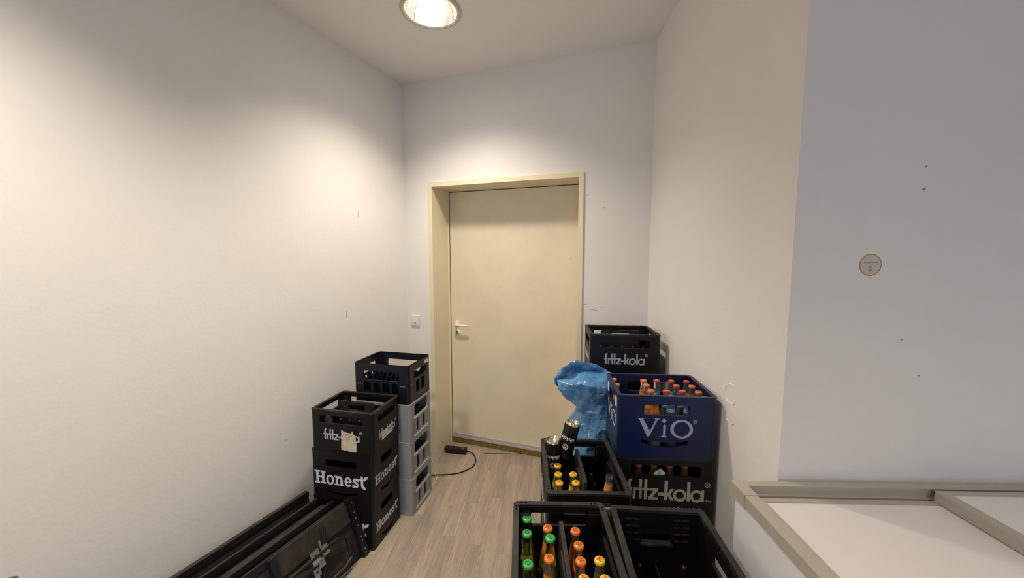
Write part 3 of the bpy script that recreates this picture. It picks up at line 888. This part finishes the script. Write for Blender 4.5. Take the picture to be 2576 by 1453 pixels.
# vio stack
VX, VY, VR = .658, 1.66, R(-4.93)
def vio_crate(label, loc, rz):
    w, d, h = .4, .3, .27
    t = thing('bottle_crate', label, 'crate', loc, rz, 'blue bottle crates')
    fh = [rrect(-.002, h - .060, .185, .044, .010, 5), smile(-.008, .071, .188, .022, .010)]
    sh_ = [rrect(0, h - .060, .12, .044, .010, 5)]
    bh = [rrect(0, h - .060, .20, .052, .012, 5)]
    crate_body(w, d, h - .006, [fh, sh_, bh, sh_], r=.020, blocks=False, t=.010).build('body', M_BLUE, t)
    rim_mb(w, d, h, .020, .0135, .006, False).build('rim', M_BLUE, t)
    for k in (0, 2): put_text(t, 'lettering', txt_vio(), .080, -.124, h - .176, k, w, d, mat('print_blue_grey', '#9aa9bf', .5), label='pale ViO lettering')
    for k in (1, 3):
        put_text(t, 'lettering', txt_vio(), .068, -.095, h - .168, k, w, d, M_PRINT_L, label='pale ViO lettering')
        mb = MB(); mb.prism(ell(-.022, .085, .006, .004, 10), [], .0002, .0008, side_M(k, w, d, 0)); mb.build('print_dot', mat('print_orange', '#d8562c', .5), t, None, 0)
    for u in (-.088, .100):
        mb = MB(); mb.prism(rrect(u, h - .047, .034, .044, .002), [], .0002, .0008, side_M(3, w, d, 0)); mb.build('sticker', M_STICK, t, None, 0)
    for sx in (-1, 1):                                             # gusset plates with an opening in the inner corners
        for sy in (-1, 1):
            mb = MB(); T_ = Matrix(((1, 0, 0, 0), (0, 0, -1, sy * (d / 2 - .011)), (0, 1, 0, 0), (0, 0, 0, 1)))
            x0, x1 = sorted((sx * .188, sx * .132))
            mb.prism([(x0, h - .05 if sx > 0 else h - .026), (x1, h - .026 if sx > 0 else h - .05), (x1, h - .012), (x0, h - .012)] if sx < 0 else [(x0, h - .05), (x1, h - .03), (x1, h - .012), (x0, h - .012)], [rrect((x0 + x1) / 2, h - .026, .014, .016, .004)], -.006 if sy > 0 else .0, .0 if sy > 0 else .006, T_)
            mb.build('gusset', mat('blue_plastic_gusset', '#1a2148', .4), t, None, 0)
    for i in range(1, 6): link('cell_wall', CBX, t, Matrix.Translation((-.2 + .4 * i / 6, 0, .01)))
    for j in range(1, 4): link('cell_wall', CBY, t, Matrix.Translation((0, -.15 + .3 * j / 4, .01)))
    return t
CBX = cell_mesh(.274, 4, .15, M_BLUE, 'y'); CBY = cell_mesh(.374, 6, .15, M_BLUE, 'x')
ZV = .867
vio = vio_crate('dark blue ViO crate full of bottles beside the blue bag', (VX, VY, ZV), VR)
six = fritz_crate('black fritz-kola crate directly beneath the dark blue ViO crate', (VX + .003, VY + .004, ZV - .29), R(-4.6), h=.29, divider=False, group='black crates with fritz-kola lettering', text=())
put_text(six, 'lettering', txt_fritz(), .088, -.158, .105, 0, .4, .3, mat('print_warm', '#a5a596', .5), label='large pale fritz-kola lettering')
put_text(six, 'small_print', txt_font('6er'), .017, .167, .105, 0, .4, .3, MATS['print_warm'])
put_text(six, 'small_print', txt_font('LIMONADE'), .030, .0, .0535, 0, .4, .3, MATS['print_warm'])
for i in range(2):
    fritz_crate(f'plain black crate in the ViO stack, {("on the floor", "second from the floor")[i]}', (VX, VY, ZV - .29 * (3 - i)), R(-4.8), h=.29, divider=False, pegs=False, text=(), group='black bottle crates')
bpy.context.view_layer.update()
XS = [-.174, -.105, -.036, .032, .100, .169]; YS = [.108, .040, -.032, -.102]
vb = {(0, 0): 'vio_orange', (0, 2): 'vio_orange', (0, 3): 'vio_red', (0, 4): 'vio_red', (0, 5): 'vio_red',
      (1, 0): 'vio_orange', (1, 2): 'vio_orange', (1, 4): 'vio_red', (1, 5): 'vio_orange',
      (2, 2): 'vio_orange', (2, 3): 'vio_red', (2, 4): 'vio_red', (2, 5): 'vio_orange',
      (3, 2): 'vio_orange', (3, 3): 'vio_red', (3, 4): 'vio_red', (3, 5): 'cream', (3, 0): 'mint'}
RN = ('back row', 'second row from back', 'third row from back', 'front row'); CN = ('first', 'second', 'third', 'fourth', 'fifth', 'sixth')
KN = dict(vio_orange='orange-capped bottle', vio_red='red-capped bottle', cream='cream-capped bottle', mint='green-capped bottle')
for (r_, c_), k in vb.items():
    bx_, ty_ = ((-.157, -4.) if c_ == 0 else (.158, 2.6) if c_ == 5 else (XS[c_], rnd.uniform(-.8, .8)))
    put_bottle(k, f'{KN[k]} in the ViO crate, {RN[r_]}, {CN[c_]} from left', in_crate(vio, bx_, YS[r_], .012, (rnd.uniform(-.8, .8), ty_)), 'bottles in the blue ViO crate', .2415)
for i, x in enumerate((-.100, -.036, .030, .096)):
    put_bottle('brown', f'orange-necked brown bottle in the crate under ViO, {CN[i]} from left', in_crate(six, x, -.10, .012), 'brown bottles under the blue crate', .262)
pt = thing('paper_scrap', 'white scrap of printed paper in the slot of the crate under ViO', 'paper', M=six.matrix_local @ Matrix.Translation((-.028, -.132, .205)) @ Matrix.Rotation(R(-18), 4, 'Y'))
mb = MB(); mb.prism([(-.03, -.008), (.025, -.012), (.034, .0), (.022, .024), (-.004, .016)], [], 0, .001, T); mb.build('sheet', M_STICK, pt, None, 0)
mb = MB(); mb.prism([(.002, .0), (.018, .0), (.017, .016), (.004, .013)], [], .001, .0013, T); mb.build('print', M_INK, pt, None, 0)

# --- near right: three stacks; cans crate, mixed crate and empty crate on top
CT = .886
CX, CY_, CR = .277, 1.45, R(-1.6)
cans = fritz_crate('black crate with two upturned cans and yellow-capped bottles', (CX, CY_, CT - .29), CR, along_x=False, h=.29, peg_h=1.05, text=(1, 3), group='black crates with fritz-kola lettering')
FX, FY, FR2 = .152, 1.008, R(-1.47)
mixed = fritz_crate('black crate of green-, orange- and yellow-capped bottles at the bottom edge', (FX, FY, CT - .29), FR2, along_x=False, h=.29, peg_h=1.05, text=(1, 3), group='black crates with fritz-kola lettering')
for i in range(2):
    z = (CT - .29) / 2 * i
    hh = (CT - .29) / 2
    fl_ = ('on the floor', 'second from the floor')[i]
    fritz_crate(f'plain black crate under the crate with the upturned cans, {fl_}', (CX - .004 * (1 - i), CY_ + .003, z), CR, along_x=False, h=hh, divider=False, pegs=False, text=())
    fritz_crate(f'plain black crate under the mixed bottle crate, {fl_}', (FX, FY, z), FR2, along_x=False, h=hh, divider=False, pegs=False, text=())
# empty crate
EX0 = Vector((.329, 1.19)); ea = R(-4.2)
ec = EX0 + Vector((math.cos(ea), math.sin(ea))) * .149 + Vector((math.sin(ea), -math.cos(ea))) * .2
def empty_crate(label, loc, rz, h, detail=True):
    w, d = .3, .4
    t = thing('bottle_crate', label, 'crate', loc, rz, 'black bottle crates')
    hb = [rrect(0, h - .10, .095, .030, .004)]
    hsd = [rrect(.0, h - .085, .20, .040, .006)]
    crate_body(w, d, h - .009, [hb, hsd, hb, hsd], r=.014, blocks=False).build('body', M_BLACK, t)
    rim_mb(w, d, h, .014, .017, .009, False).build('rim', M_BLACK_W, t)
    if detail:
        lou = MB().box(-.011, .011, -.004, 0, -.0018, .0018).mesh('louvre_slat', M_BLACK_W, 0)
        for yy, sg in ((d / 2 - .011, 1), (-d / 2 + .011, -1)):
            for sx in (-1, 1):
                for r_ in range(4):
                    for c_ in range(2):
                        if r_ < 2 and c_ == 0: pass
                        link('louvre_slat', lou, t, Matrix.Translation((sx * (.066 + .026 * c_), yy if sg > 0 else yy + .004, h - .035 - .024 * r_)))
        for sg in (1, -1):
            mb = MB(); mb.box(-.052, .052, sg * (d / 2 - .017) - .006, sg * (d / 2 - .017) + .006, h - .121, h - .116); mb.build('grip_lip', M_BLACK_W, t)
        sv = MB()                                                   # serrated inner edge along the long sides
        for sx in (-1, 1):
            for i in range(44):
                y = -.185 + i * .0086
                sv.box(min(sx * .133, sx * .137), max(sx * .133, sx * .137), y, y + .0045, h - .02, h - .008)
        tag(sv.build('serrated_edge', M_BLACK_W, t, None, 0), kind='stuff')
        add_pegs(t, w, d, 4, 6, .012, .95, skip=[(i, j) for i in (2,) for j in range(7)])
        MB().box(-.0015, .0015, -.18, .18, .012, .10).build('divider', M_BLACK_W, t, None, 0)
    return t
ez = CT - .29
empt = empty_crate('empty black crate between the mixed bottles and the freezer', (ec.x, ec.y, ez), ea, .29)
for i in range(2):
    empty_crate(f'plain black crate under the empty crate, {("on the floor", "second from the floor")[i]}', (ec.x, ec.y, ez / 2 * i), ea, ez / 2, False)
# cardboard wedged between the crates
cb = thing('cardboard_strip', 'brown strip of cardboard wedged between the black crates', 'cardboard', (.318, 1.226, 0), R(-2))
MB().box(-.024, .024, -.006, .006, 0, .85).build('sheet', M_CARD, cb, None, 0)
bpy.context.view_layer.update()
Hm = .249
zb = .012
MIX = [('green', -.107, .158, 'green-capped bottle in the back left corner of the mixed crate'), ('green', -.108, .092, 'second green-capped bottle along the left side of the mixed crate'), ('green', -.036, .074, 'green-capped bottle between two orange-capped ones near the divider'), ('green', -.107, -.026, 'green-capped bottle at the lower left edge of the picture crate'),
       ('orange', -.041, .116, 'orange-capped bottle left of the divider, nearest the back'), ('orange', .045, .106, 'orange-capped bottle right of the divider, nearest the back'), ('orange', .047, .047, 'second orange-capped bottle right of the divider'), ('orange', -.045, -.005, 'orange-capped bottle left of the divider, nearest the camera'), ('orange', .044, -.012, 'third orange-capped bottle right of the divider'),
       ('yellow', .098, -.008, 'yellow-capped bottle on the right side of the mixed crate, farthest back'), ('yellow', .043, -.072, 'yellow-capped bottle at the lower picture edge beside the divider'), ('yellow', .100, -.072, 'yellow-capped bottle at the lower picture edge, right side')]
for k, x, y, lab in MIX:
    put_bottle(k, lab, in_crate(mixed, x, y, zb), 'bottles in the mixed crate', Hm)
for x, y, lab in ((-.093, .112, 'yellow-capped bottle in front of the upturned can, farthest back'), (-.087, .055, 'second yellow-capped bottle along the left side of the cans crate'), (-.090, -.010, 'third yellow-capped bottle along the left side of the cans crate'), (-.092, -.066, 'yellow-capped bottle in the front left corner of the cans crate'), (-.030, -.008, 'yellow-capped bottle left of the cans crate divider, farther back'), (-.027, -.064, 'yellow-capped bottle left of the cans crate divider, front')):
    put_bottle('yellow', lab, in_crate(cans, x, y, zb), 'yellow-capped bottles in the cans crate', .235)
put_bottle('open', 'open clear bottle with orange neck label in the cans crate', in_crate(cans, .094, -.02, zb, (1.5, 4)), 'single empty bottles', .245)

# upturned cans
def can(label, M):
    t = thing('drink_can', label, 'can', M=M, group='upturned black cans')
    r, H = .0332, .168
    mb = MB(); mb.lathe([(.026, 0), (.027, .003), (r * .94, .010), (r, .016), (r, H - .014), (r * .96, H - .009)], 32); mb.build('can_body', mat('can_black', '#101012', .28), t, None, 40)
    mb = MB(); mb.lathe([(r * .96, H - .009), (r * .90, H - .003), (r * .84, H), (r * .79, H - .0005), (r * .74, H - .004), (r * .60, H - .010), (0, H - .013)], 32); mb.build('can_base', mat('can_alu', '#c3c0ac', .22, metal=.95), t, None, 60)
    mb = MB(); mb.lathe([(0, .002), (.024, .002), (.026, 0)], 32); mb.build('can_end', MATS['can_alu'], t)
    bend = lambda v: ((r + .0002 + v[2]) * math.sin(v[0] / r), -(r + .0002 + v[2]) * math.cos(v[0] / r), v[1])
    g = [([(-p[0], -p[1]) for p in o], [[(-p[0], -p[1]) for p in h_] for h_ in hs]) for o, hs in txt_fritz(False)]
    letter_mb(g, .0165, .0165 * 1.85, .108, None, .0003, bend).build('lettering', M_PRINT_L, t, None, 0)
    g = [(ell(0, 0, 1, None, 24), [ell(0, 0, .86, None, 24)])]
    for sx in (-1, 1):
        g += stroke(arc(sx * .38, -.1, .30, .5, 200, 380, 8), .22) + stroke([(sx * .38 - .2, .15), (sx * .38 + .2, .15)], .14) + stroke(arc(sx * .38, .3, .22, .2, 20, 160, 6), .16)
    letter_mb(g, .0125, 0, .066, None, .0003, bend).build('face_emblem', M_PRINT_L, t, None, 0)
    return t
can('upturned black can standing upright in the back left of its crate', in_crate(cans, -.104, .106, .93 - ez - .168, (0, 0), R(-2)))
top = Vector((-.016, .122, 1.0 - ez)); ax = Vector((.24, .02, 1)).normalized()
q = Vector((0, 0, 1)).rotation_difference(ax).to_matrix().to_4x4()
can('upturned black can leaning to the right, higher than the other can', cans.matrix_local @ Matrix.Translation(top - ax * .168) @ q @ Matrix.Rotation(R(-22), 4, 'Z'))

# ------------------------------------------------------------------ blue plastic bag
bag = thing('plastic_bag', 'crumpled blue plastic bag with open mouth beside the ViO crate', 'bag', (.415, 1.975, 0))
def ridged(p, o=4):
    v, a, f = 0., 1., 1.
    for i in range(o):
        v += a * (1 - abs(noise.noise(p * f + Vector((i * 7.1, 3.3, 1.7)))) * 2); a *= .5; f *= 2.1
    return v
BAGR = [(0, -.14, .22, .17), (.03, -.17, .24, .19), (.35, -.17, .24, .20), (.62, -.155, .22, .19), (.74, -.125, .20, .17), (.80, -.105, .19, .16), (.86, -.075, .19, .145), (.905, -.040, .19, .13), (.94, -.06, .19, .13), (.98, -.115, .19, .135), (1.03, -.155, .19, .14), (1.07, -.150, .18, .13), (1.10, -.09, .16, .10), (1.115, -.02, .10, .05)]
def bag_surface(rows, nu, nv, amp, sc, seed):
    vs, fs = [], []
    for i in range(nv):
        f = i / (nv - 1) * (len(rows) - 1); k = min(int(f), len(rows) - 2); a = f - k
        z, xl, xr, yr = (rows[k][j] * (1 - a) + rows[k + 1][j] * a for j in range(4))
        z = max(0, z - .037 * (1.72 - z)) if z > .1 else z
        yr = min(yr, .118)
        for j in range(nu):
            t_ = 2 * math.pi * j / nu
            cx_, rx = (xl + xr) / 2, (xr - xl) / 2
            p = Vector((cx_ + rx * math.cos(t_), yr * math.sin(t_), z))
            q_ = Vector((p.x * sc + seed, p.y * sc, p.z * sc * .8))
            lowq = Vector((p.x * 4.5 + p.z * 2.0 + 3, p.y * 4.5, p.z * 3.2 - p.x * 1.5))
            fold = (1 - abs(noise.noise(lowq * 1.6))) ** 2
            disp = (ridged(q_) - 1.0) * amp * .9 + (fold - .6) * (.034 if z > .5 else .01) + abs(noise.noise(q_ * 3.1 + Vector((9, 2, 4)))) * amp * .5
            n_ = Vector((math.cos(t_), math.sin(t_), .2))
            p = p + n_ * disp + Vector((0, 0, noise.noise(q_ * 1.3) * amp * .8 if i else 0))
            vs.append(p)
    for i in range(nv - 1):
        for j in range(nu):
            j2 = (j + 1) % nu
            fs.append((i * nu + j, i * nu + j2, (i + 1) * nu + j2, (i + 1) * nu + j))
    fs.append(tuple((nv - 1) * nu + j for j in range(nu)))
    return vs, fs
vs, fs = bag_surface(BAGR, 150, 200, .020, 7.0, 2.0)
mb = MB(); mb.add([(v.x, v.y, max(v.z, 0.001)) for v in vs], fs); mb.build('sack', M_BAG, bag, None, 24)
# loose mouth of the bag, flopping up and to the left behind the knotted part
FLAP = [(-.185, 1.055), (-.19, 1.085), (-.165, 1.115), (-.135, 1.145), (-.10, 1.168), (-.065, 1.178), (-.02, 1.168), (.04, 1.155), (.10, 1.12), (.16, 1.08)]
vs, fs = [], []
nv = 22
nu_ = 90
for i in range(nu_):
    f = i / (nu_ - 1) * (len(FLAP) - 1); k = min(int(f), len(FLAP) - 2); a = f - k
    tx, tz = (FLAP[k][j] * (1 - a) + FLAP[k + 1][j] * a for j in range(2))
    for j in range(nv):
        s_ = j / (nv - 1)
        x = tx * (1 - s_) + (-.02 + .5 * tx) * s_; z = tz * (1 - s_) + .97 * s_
        y = .035 + .055 * math.sin(math.pi * min(1, (1 - s_) * 1.1)) - .02 * s_
        qn = Vector((x * 9, z * 9, 5.))
        y += (ridged(qn, 3) - 1) * .018; z += noise.noise(qn * 3) * .006 * (1 if j == 0 else .3)
        vs.append((x, y - .03, z - .037 * (1.72 - z)))
for i in range(nu_ - 1):
    for j in range(nv - 1):
        fs.append((i * nv + j, (i + 1) * nv + j, (i + 1) * nv + j + 1, i * nv + j + 1))
mb = MB(); mb.add(vs, fs); fo = mb.build('mouth_flap', M_BAG, bag, None, 50)
sm = fo.modifiers.new('thickness', 'SOLIDIFY'); sm.thickness = .0015

# ------------------------------------------------------------------ chest freezer
FZ = thing('chest_freezer', 'white chest freezer with grey trim and sliding lids on the right', 'freezer', (.690, 1.128, 0), R(-1.7))
FZW, FZD, FT = 1.62, .72, 1.012                                     # local: x to the right, y backwards (negative = towards the camera)
MB().cbox(0.008, FZW - .008, -FZD + .008, -.008, .06, FT - .035, .012).build('cabinet', M_FRZ, FZ)
MB().box(.05, FZW - .05, -FZD + .05, -.05, 0, .06).build('plinth', M_BENCHD, FZ, None, 0)
MB().box(.05, FZW - .05, -FZD + .05, -.05, FT - .036, FT - .034).build('inner_ledge', M_FRZG, FZ, None, 0)
rw = .038
for nm, a in (('trim_rail', (0, rw, -FZD + .05, -.075)), ('trim_rail', (FZW - rw, FZW, -FZD + .05, -.075)), ('trim_rail', (.045, FZW - .045, -.026, 0)), ('trim_rail', (.045, FZW - .045, -FZD, -FZD + .026))):
    MB().cbox(*a, FT - .034, FT, .003).build(nm, M_FRZG, FZ)
for sx in (0, 1):
    for sy in (0, 1):
        x0 = FZW - .0475 if sx else 0; y0 = -FZD if sy else -.0745
        lx = [(0, 0), (.0475, 0), (.0475, .0265), (.039, .0265), (.039, .0745), (0, .0745)]
        pts = [((.0475 - p[0]) if sx else p[0], p[1] if sy else .0745 - p[1]) for p in lx]
        MB().prism([(x0 + p[0] - .0006 * (1 - 2 * sx), y0 + p[1]) for p in pts], [], FT - .038, FT + .0012).build('corner_cap', M_FRZG, FZ)
# guide tracks along the back
MB().box(rw, FZW - rw, -.036, -.026, FT - .036, FT - .026).build('guide_track', M_FRZG, FZ, None, 0)
MB().box(rw, FZW - rw, -.046, -.036, FT - .036, FT - .032).build('guide_groove', mat('track_dark', '#5f6068', .5), FZ, None, 0)
MB().box(rw, FZW - rw, -FZD + .026, -FZD + .046, FT - .036, FT - .026).build('guide_track', M_FRZG, FZ, None, 0)
MB().box(rw, rw + .0035, -FZD + .05, -.05, FT - .034, FT - .0235).build('guide_groove', MATS['track_dark'], FZ, None, 0)
def lid(nm, x0, x1, z, zt, fw):
    t = link('sliding_lid', None, FZ)
    y0, y1 = -FZD + .046, -.048
    mb = MB(); mb.prism(rect(x0, y0, x1, y1), [rect(x0 + fw, y0 + .022, x1 - fw, y1 - .018)], z, zt); mb.build('lid_frame', M_FRZG, t, None, 0)
    MB().prism(rect(x0 + fw - .002, y0 + .02, x1 - fw + .002, y1 - .016), [], z + .001, zt - .003).build('lid_panel', M_FRZL, t, None, 0)
    return t
lid('lower', rw + .004, .95, FT - .034, FT - .024, .026)
up = lid('upper', .572, FZW - rw - .004, FT - .0235, FT + .008, .030)
MB().box(.584, FZW - rw - .02, -.034, -.027, FT - .012, FT - .002).build('runner', MATS['track_dark'], up, None, 0)

# ------------------------------------------------------------------ folded black benches leaning on the left wall
DLv = -DL                                                           # along the wall, away from the camera
NLv = Vector((DLv.y, -DLv.x))                                        # into the room
def BM(s, d_=0.):                                                    # s: distance from the far corner towards the camera; d_: distance from the wall
    o = LC - DLv * s + NLv * d_
    return Matrix(((NLv.x, -DLv.x, 0, o.x), (NLv.y, -DLv.y, 0, o.y), (0, 0, 1, 0), (0, 0, 0, 1)))   # x into the room, y towards the camera
BL_ = 2.0
def bench(label, s, foot, topd, topz, th=.028, lip=.0, detail=False, L=BL_):
    t = thing('folding_bench', label, 'bench', M=BM(s), group='folded black benches along the left wall')
    a = math.atan2(foot - topd, topz)
    W = math.hypot(foot - topd, topz)
    Mt = Matrix.Translation((foot, 0, 0)) @ Matrix.Rotation(-a, 4, 'Y')       # local z along the board's width, x thickness
    mb = MB(); mb.prism(rrect(0, 0, 1, 1, .0001, 1), [], 0, 1) if False else mb.box(-th, 0, 0, L, .0, W, Mt)
    mb.build('seat_board', M_BENCH, t, None, 0)
    if lip: MB().box(-th - lip, -th, .02, L - .02, .02, W - .020, Mt).build('apron', M_BENCH, t, None, 0)
    fr = MB(); fr.box(0, .006, .0, L, W - .03, W, Mt); fr.box(0, .006, 0, L, 0, .03, Mt); fr.build('edge_strip', M_BENCHD, t, None, 0)
    if detail:
        mb = MB(); mb.box(0, .030, -.016, .022, .0, W + .004, Mt); bt = mb.build('end_batten', M_BENCHD, t, None, 0)
        sc = MB(); sc.lathe([(.0045, 0), (.004, .0012), (0, .0016)], 10)
        me = sc.mesh('screw', M_STEEL)
        for q_ in (.05, .12, .26, .33, .52, .66, .76, .93):
            link('screw', me, bt, Mt @ Matrix.Translation((.0302, .003, W * q_)) @ Matrix.Rotation(R(90), 4, 'Y'))
            link('screw', me, bt, Mt @ Matrix.Translation((.015, -.0162, W * q_)) @ Matrix.Rotation(R(90), 4, 'X'))
        mb = MB(); mb.box(0, .024, .035, .47, W * .66, W - .002, Mt); mb.build('apron', M_BENCH, t, None, 0)
        mb = MB()                                                     # folded leg frame, steel tube
        pts = [(.04, .10, W * .18), (.042, .10, W * .52), (.042, .16, W * .60), (.04, .95, W * .58), (.04, 1.0, W * .5), (.04, 1.0, W * .2), (.04, .94, W * .12), (.04, .16, W * .12), (.04, .10, W * .18)]
        mb.tube([Mt @ Vector(p) for p in pts], .011, 8, False)
        mb.build('leg_frame', M_BENCHD, t)
        mb = MB(); mb.tube([Mt @ Vector(p) for p in ((.03, .20, W * .9), (.045, .245, W * .5), (.03, .29, W * .06))], .009, 8); mb.tube([Mt @ Vector(p) for p in ((.03, .42, W * .62), (.04, .30, W * .50), (.03, .16, W * .4))], .006, 8); mb.build('stay', M_BENCHD, t)
        hg = MB()
        hg.box(.046, .049, .265, .312, W * .53, W * .70, Mt); hg.box(.046, .058, .255, .312, W * .50, W * .535, Mt); hg.box(.055, .058, .255, .29, W * .42, W * .51, Mt); hg.box(.046, .049, .282, .318, W * .33, W * .46, Mt); hg.box(.046, .056, .298, .322, W * .305, W * .335, Mt); hg.box(.046, .049, .215, .252, W * .56, W * .68, Mt); hg.box(.046, .058, .215, .252, W * .535, W * .565, Mt); hg.box(.046, .049, .245, .256, W * .66, W * .78, Mt)
        ho = hg.build('hinge', M_STEEL, t, None, 0)
        for (yy, zz) in ((.288, .62), (.303, .40)):
            d_ = MB(); d_.lathe([(.006, 0), (0, .0001)], 10); d_.build('hinge_hole', M_GAP, ho, Mt @ Matrix.Translation((.0505, yy, W * zz)) @ Matrix.Rotation(R(90), 4, 'Y'))
        mb = MB(); mb.box(0, .030, .45, .48, W * .05, W - .004, Mt); mb.build('cross_batten', M_BENCHD, t, None, 0)
    return t
bench('folded black bench flat against the left wall', 1.10, .140, .105, .298, .024)
bench('second folded black bench from the left wall', 1.115, .235, .205, .292, .010, lip=.024)
bench('third folded black bench from the left wall', 1.10, .345, .312, .292, .012, lip=.058)
bench('front folded black bench with a steel hinge and screwed end batten', 1.072, .503, .392, .306, .012, lip=.058, detail=True)

# black rounded post top at the lower left picture corner
pl_ = thing('black_stand', 'dark rounded stand top at the bottom left picture corner', 'stand', (-1.137, .788, 0))
mb = MB(); mb.lathe([(.06, 0), (.06, .012), (.018, .016), (.010, .02), (.010, .948)], 20); mb.build('post', M_BENCHD, pl_)
mb = MB(); mb.lathe([(.010, .948), (.015, .953), (.016, .976), (.012, .988), (0, .991)], 20); mb.build('knob', mat('dark_knob', '#3a382f', .5), pl_)

# ------------------------------------------------------------------ power strip, cables
ps = thing('power_strip', 'black three-socket power strip with red switch on the floor by the door', 'power strip', (-.491, 3.127 + .024, 0), math.atan2(-.040, .192))
MB().cbox(-.098, .098, -.026, .026, .001, .044, .008).build('strip_body', mat('strip_black', '#1b191a', .45), ps)
for x in (-.069, -.024, .021):
    mb = MB(); mb.lathe([(.0205, .0442), (.0195, .0446), (.0185, .0442)], 20, Matrix.Translation((x, 0, 0))); so = mb.build('socket', MATS['strip_black'], ps)
    mb = MB(); mb.lathe([(.0185, .0441), (0, .0441)], 20, Matrix.Translation((x, 0, 0))); mb.build('socket_well', M_GAP, so)
MB().cbox(.054, .078, -.012, .012, .043, .047, .002).build('rocker_switch', mat('switch_red', '#c22a2a', .35), ps)
def smooth_path(pts, n=8):
    out = []
    for i in range(len(pts) - 1):
        p0, p1, p2, p3 = (Vector(pts[max(0, min(len(pts) - 1, i + k))]) for k in (-1, 0, 1, 2))
        for j in range(n):
            t_ = j / n
            out.append(.5 * ((2 * p1) + (-p0 + p2) * t_ + (2 * p0 - 5 * p1 + 4 * p2 - p3) * t_ ** 2 + (-p0 + 3 * p1 - 3 * p2 + p3) * t_ ** 3))
    return out + [Vector(pts[-1])]
cpts = [(-.392, 3.132, .022), (-.375, 3.130, .020), (-.342, 3.115, .012), (-.318, 3.075, .006), (-.304, 3.02, .0055), (-.306, 2.97, .0055), (-.320, 2.925, .0055), (-.35, 2.884, .0055), (-.386, 2.852, .0055), (-.434, 2.825, .0055), (-.509, 2.809, .006), (-.583, 2.794, .012), (-.66, 2.775, .012), (-.76, 2.76, .0055), (-.80, 2.80, .0055)]
bpy.context.view_layer.update()
pm = ps.matrix_local.inverted()
MB().tube([pm @ p for p in smooth_path(cpts)], .0045, 8).build('power_cable', M_CABLE, ps)
wc = MB().tube(smooth_path([(-.80, 2.86, .0045), (-.70, 2.85, .0045), (-.62, 2.826, .0045), (-.596, 2.808, .0045), (-.582, 2.779, .0045), (-.581, 2.733, .0045), (-.592, 2.689, .0045), (-.64, 2.672, .0045), (-.75, 2.67, .0045)]), .0035, 8).build('white_cable', M_WCABLE)
tag(wc, 'white cable loop peeking out from behind the grey crates', 'cable')
tcb = MB().tube(smooth_path([(-.245, 3.134, .002), (-.10, 3.126, .0025), (.04, 3.119, .003), (.10, 3.135, .003), (.13, 3.16, .003)]), .0022, 6).build('thin_cable', M_CABLE)
tag(tcb, 'thin black cable on the floor coming out under the door brush', 'cable')
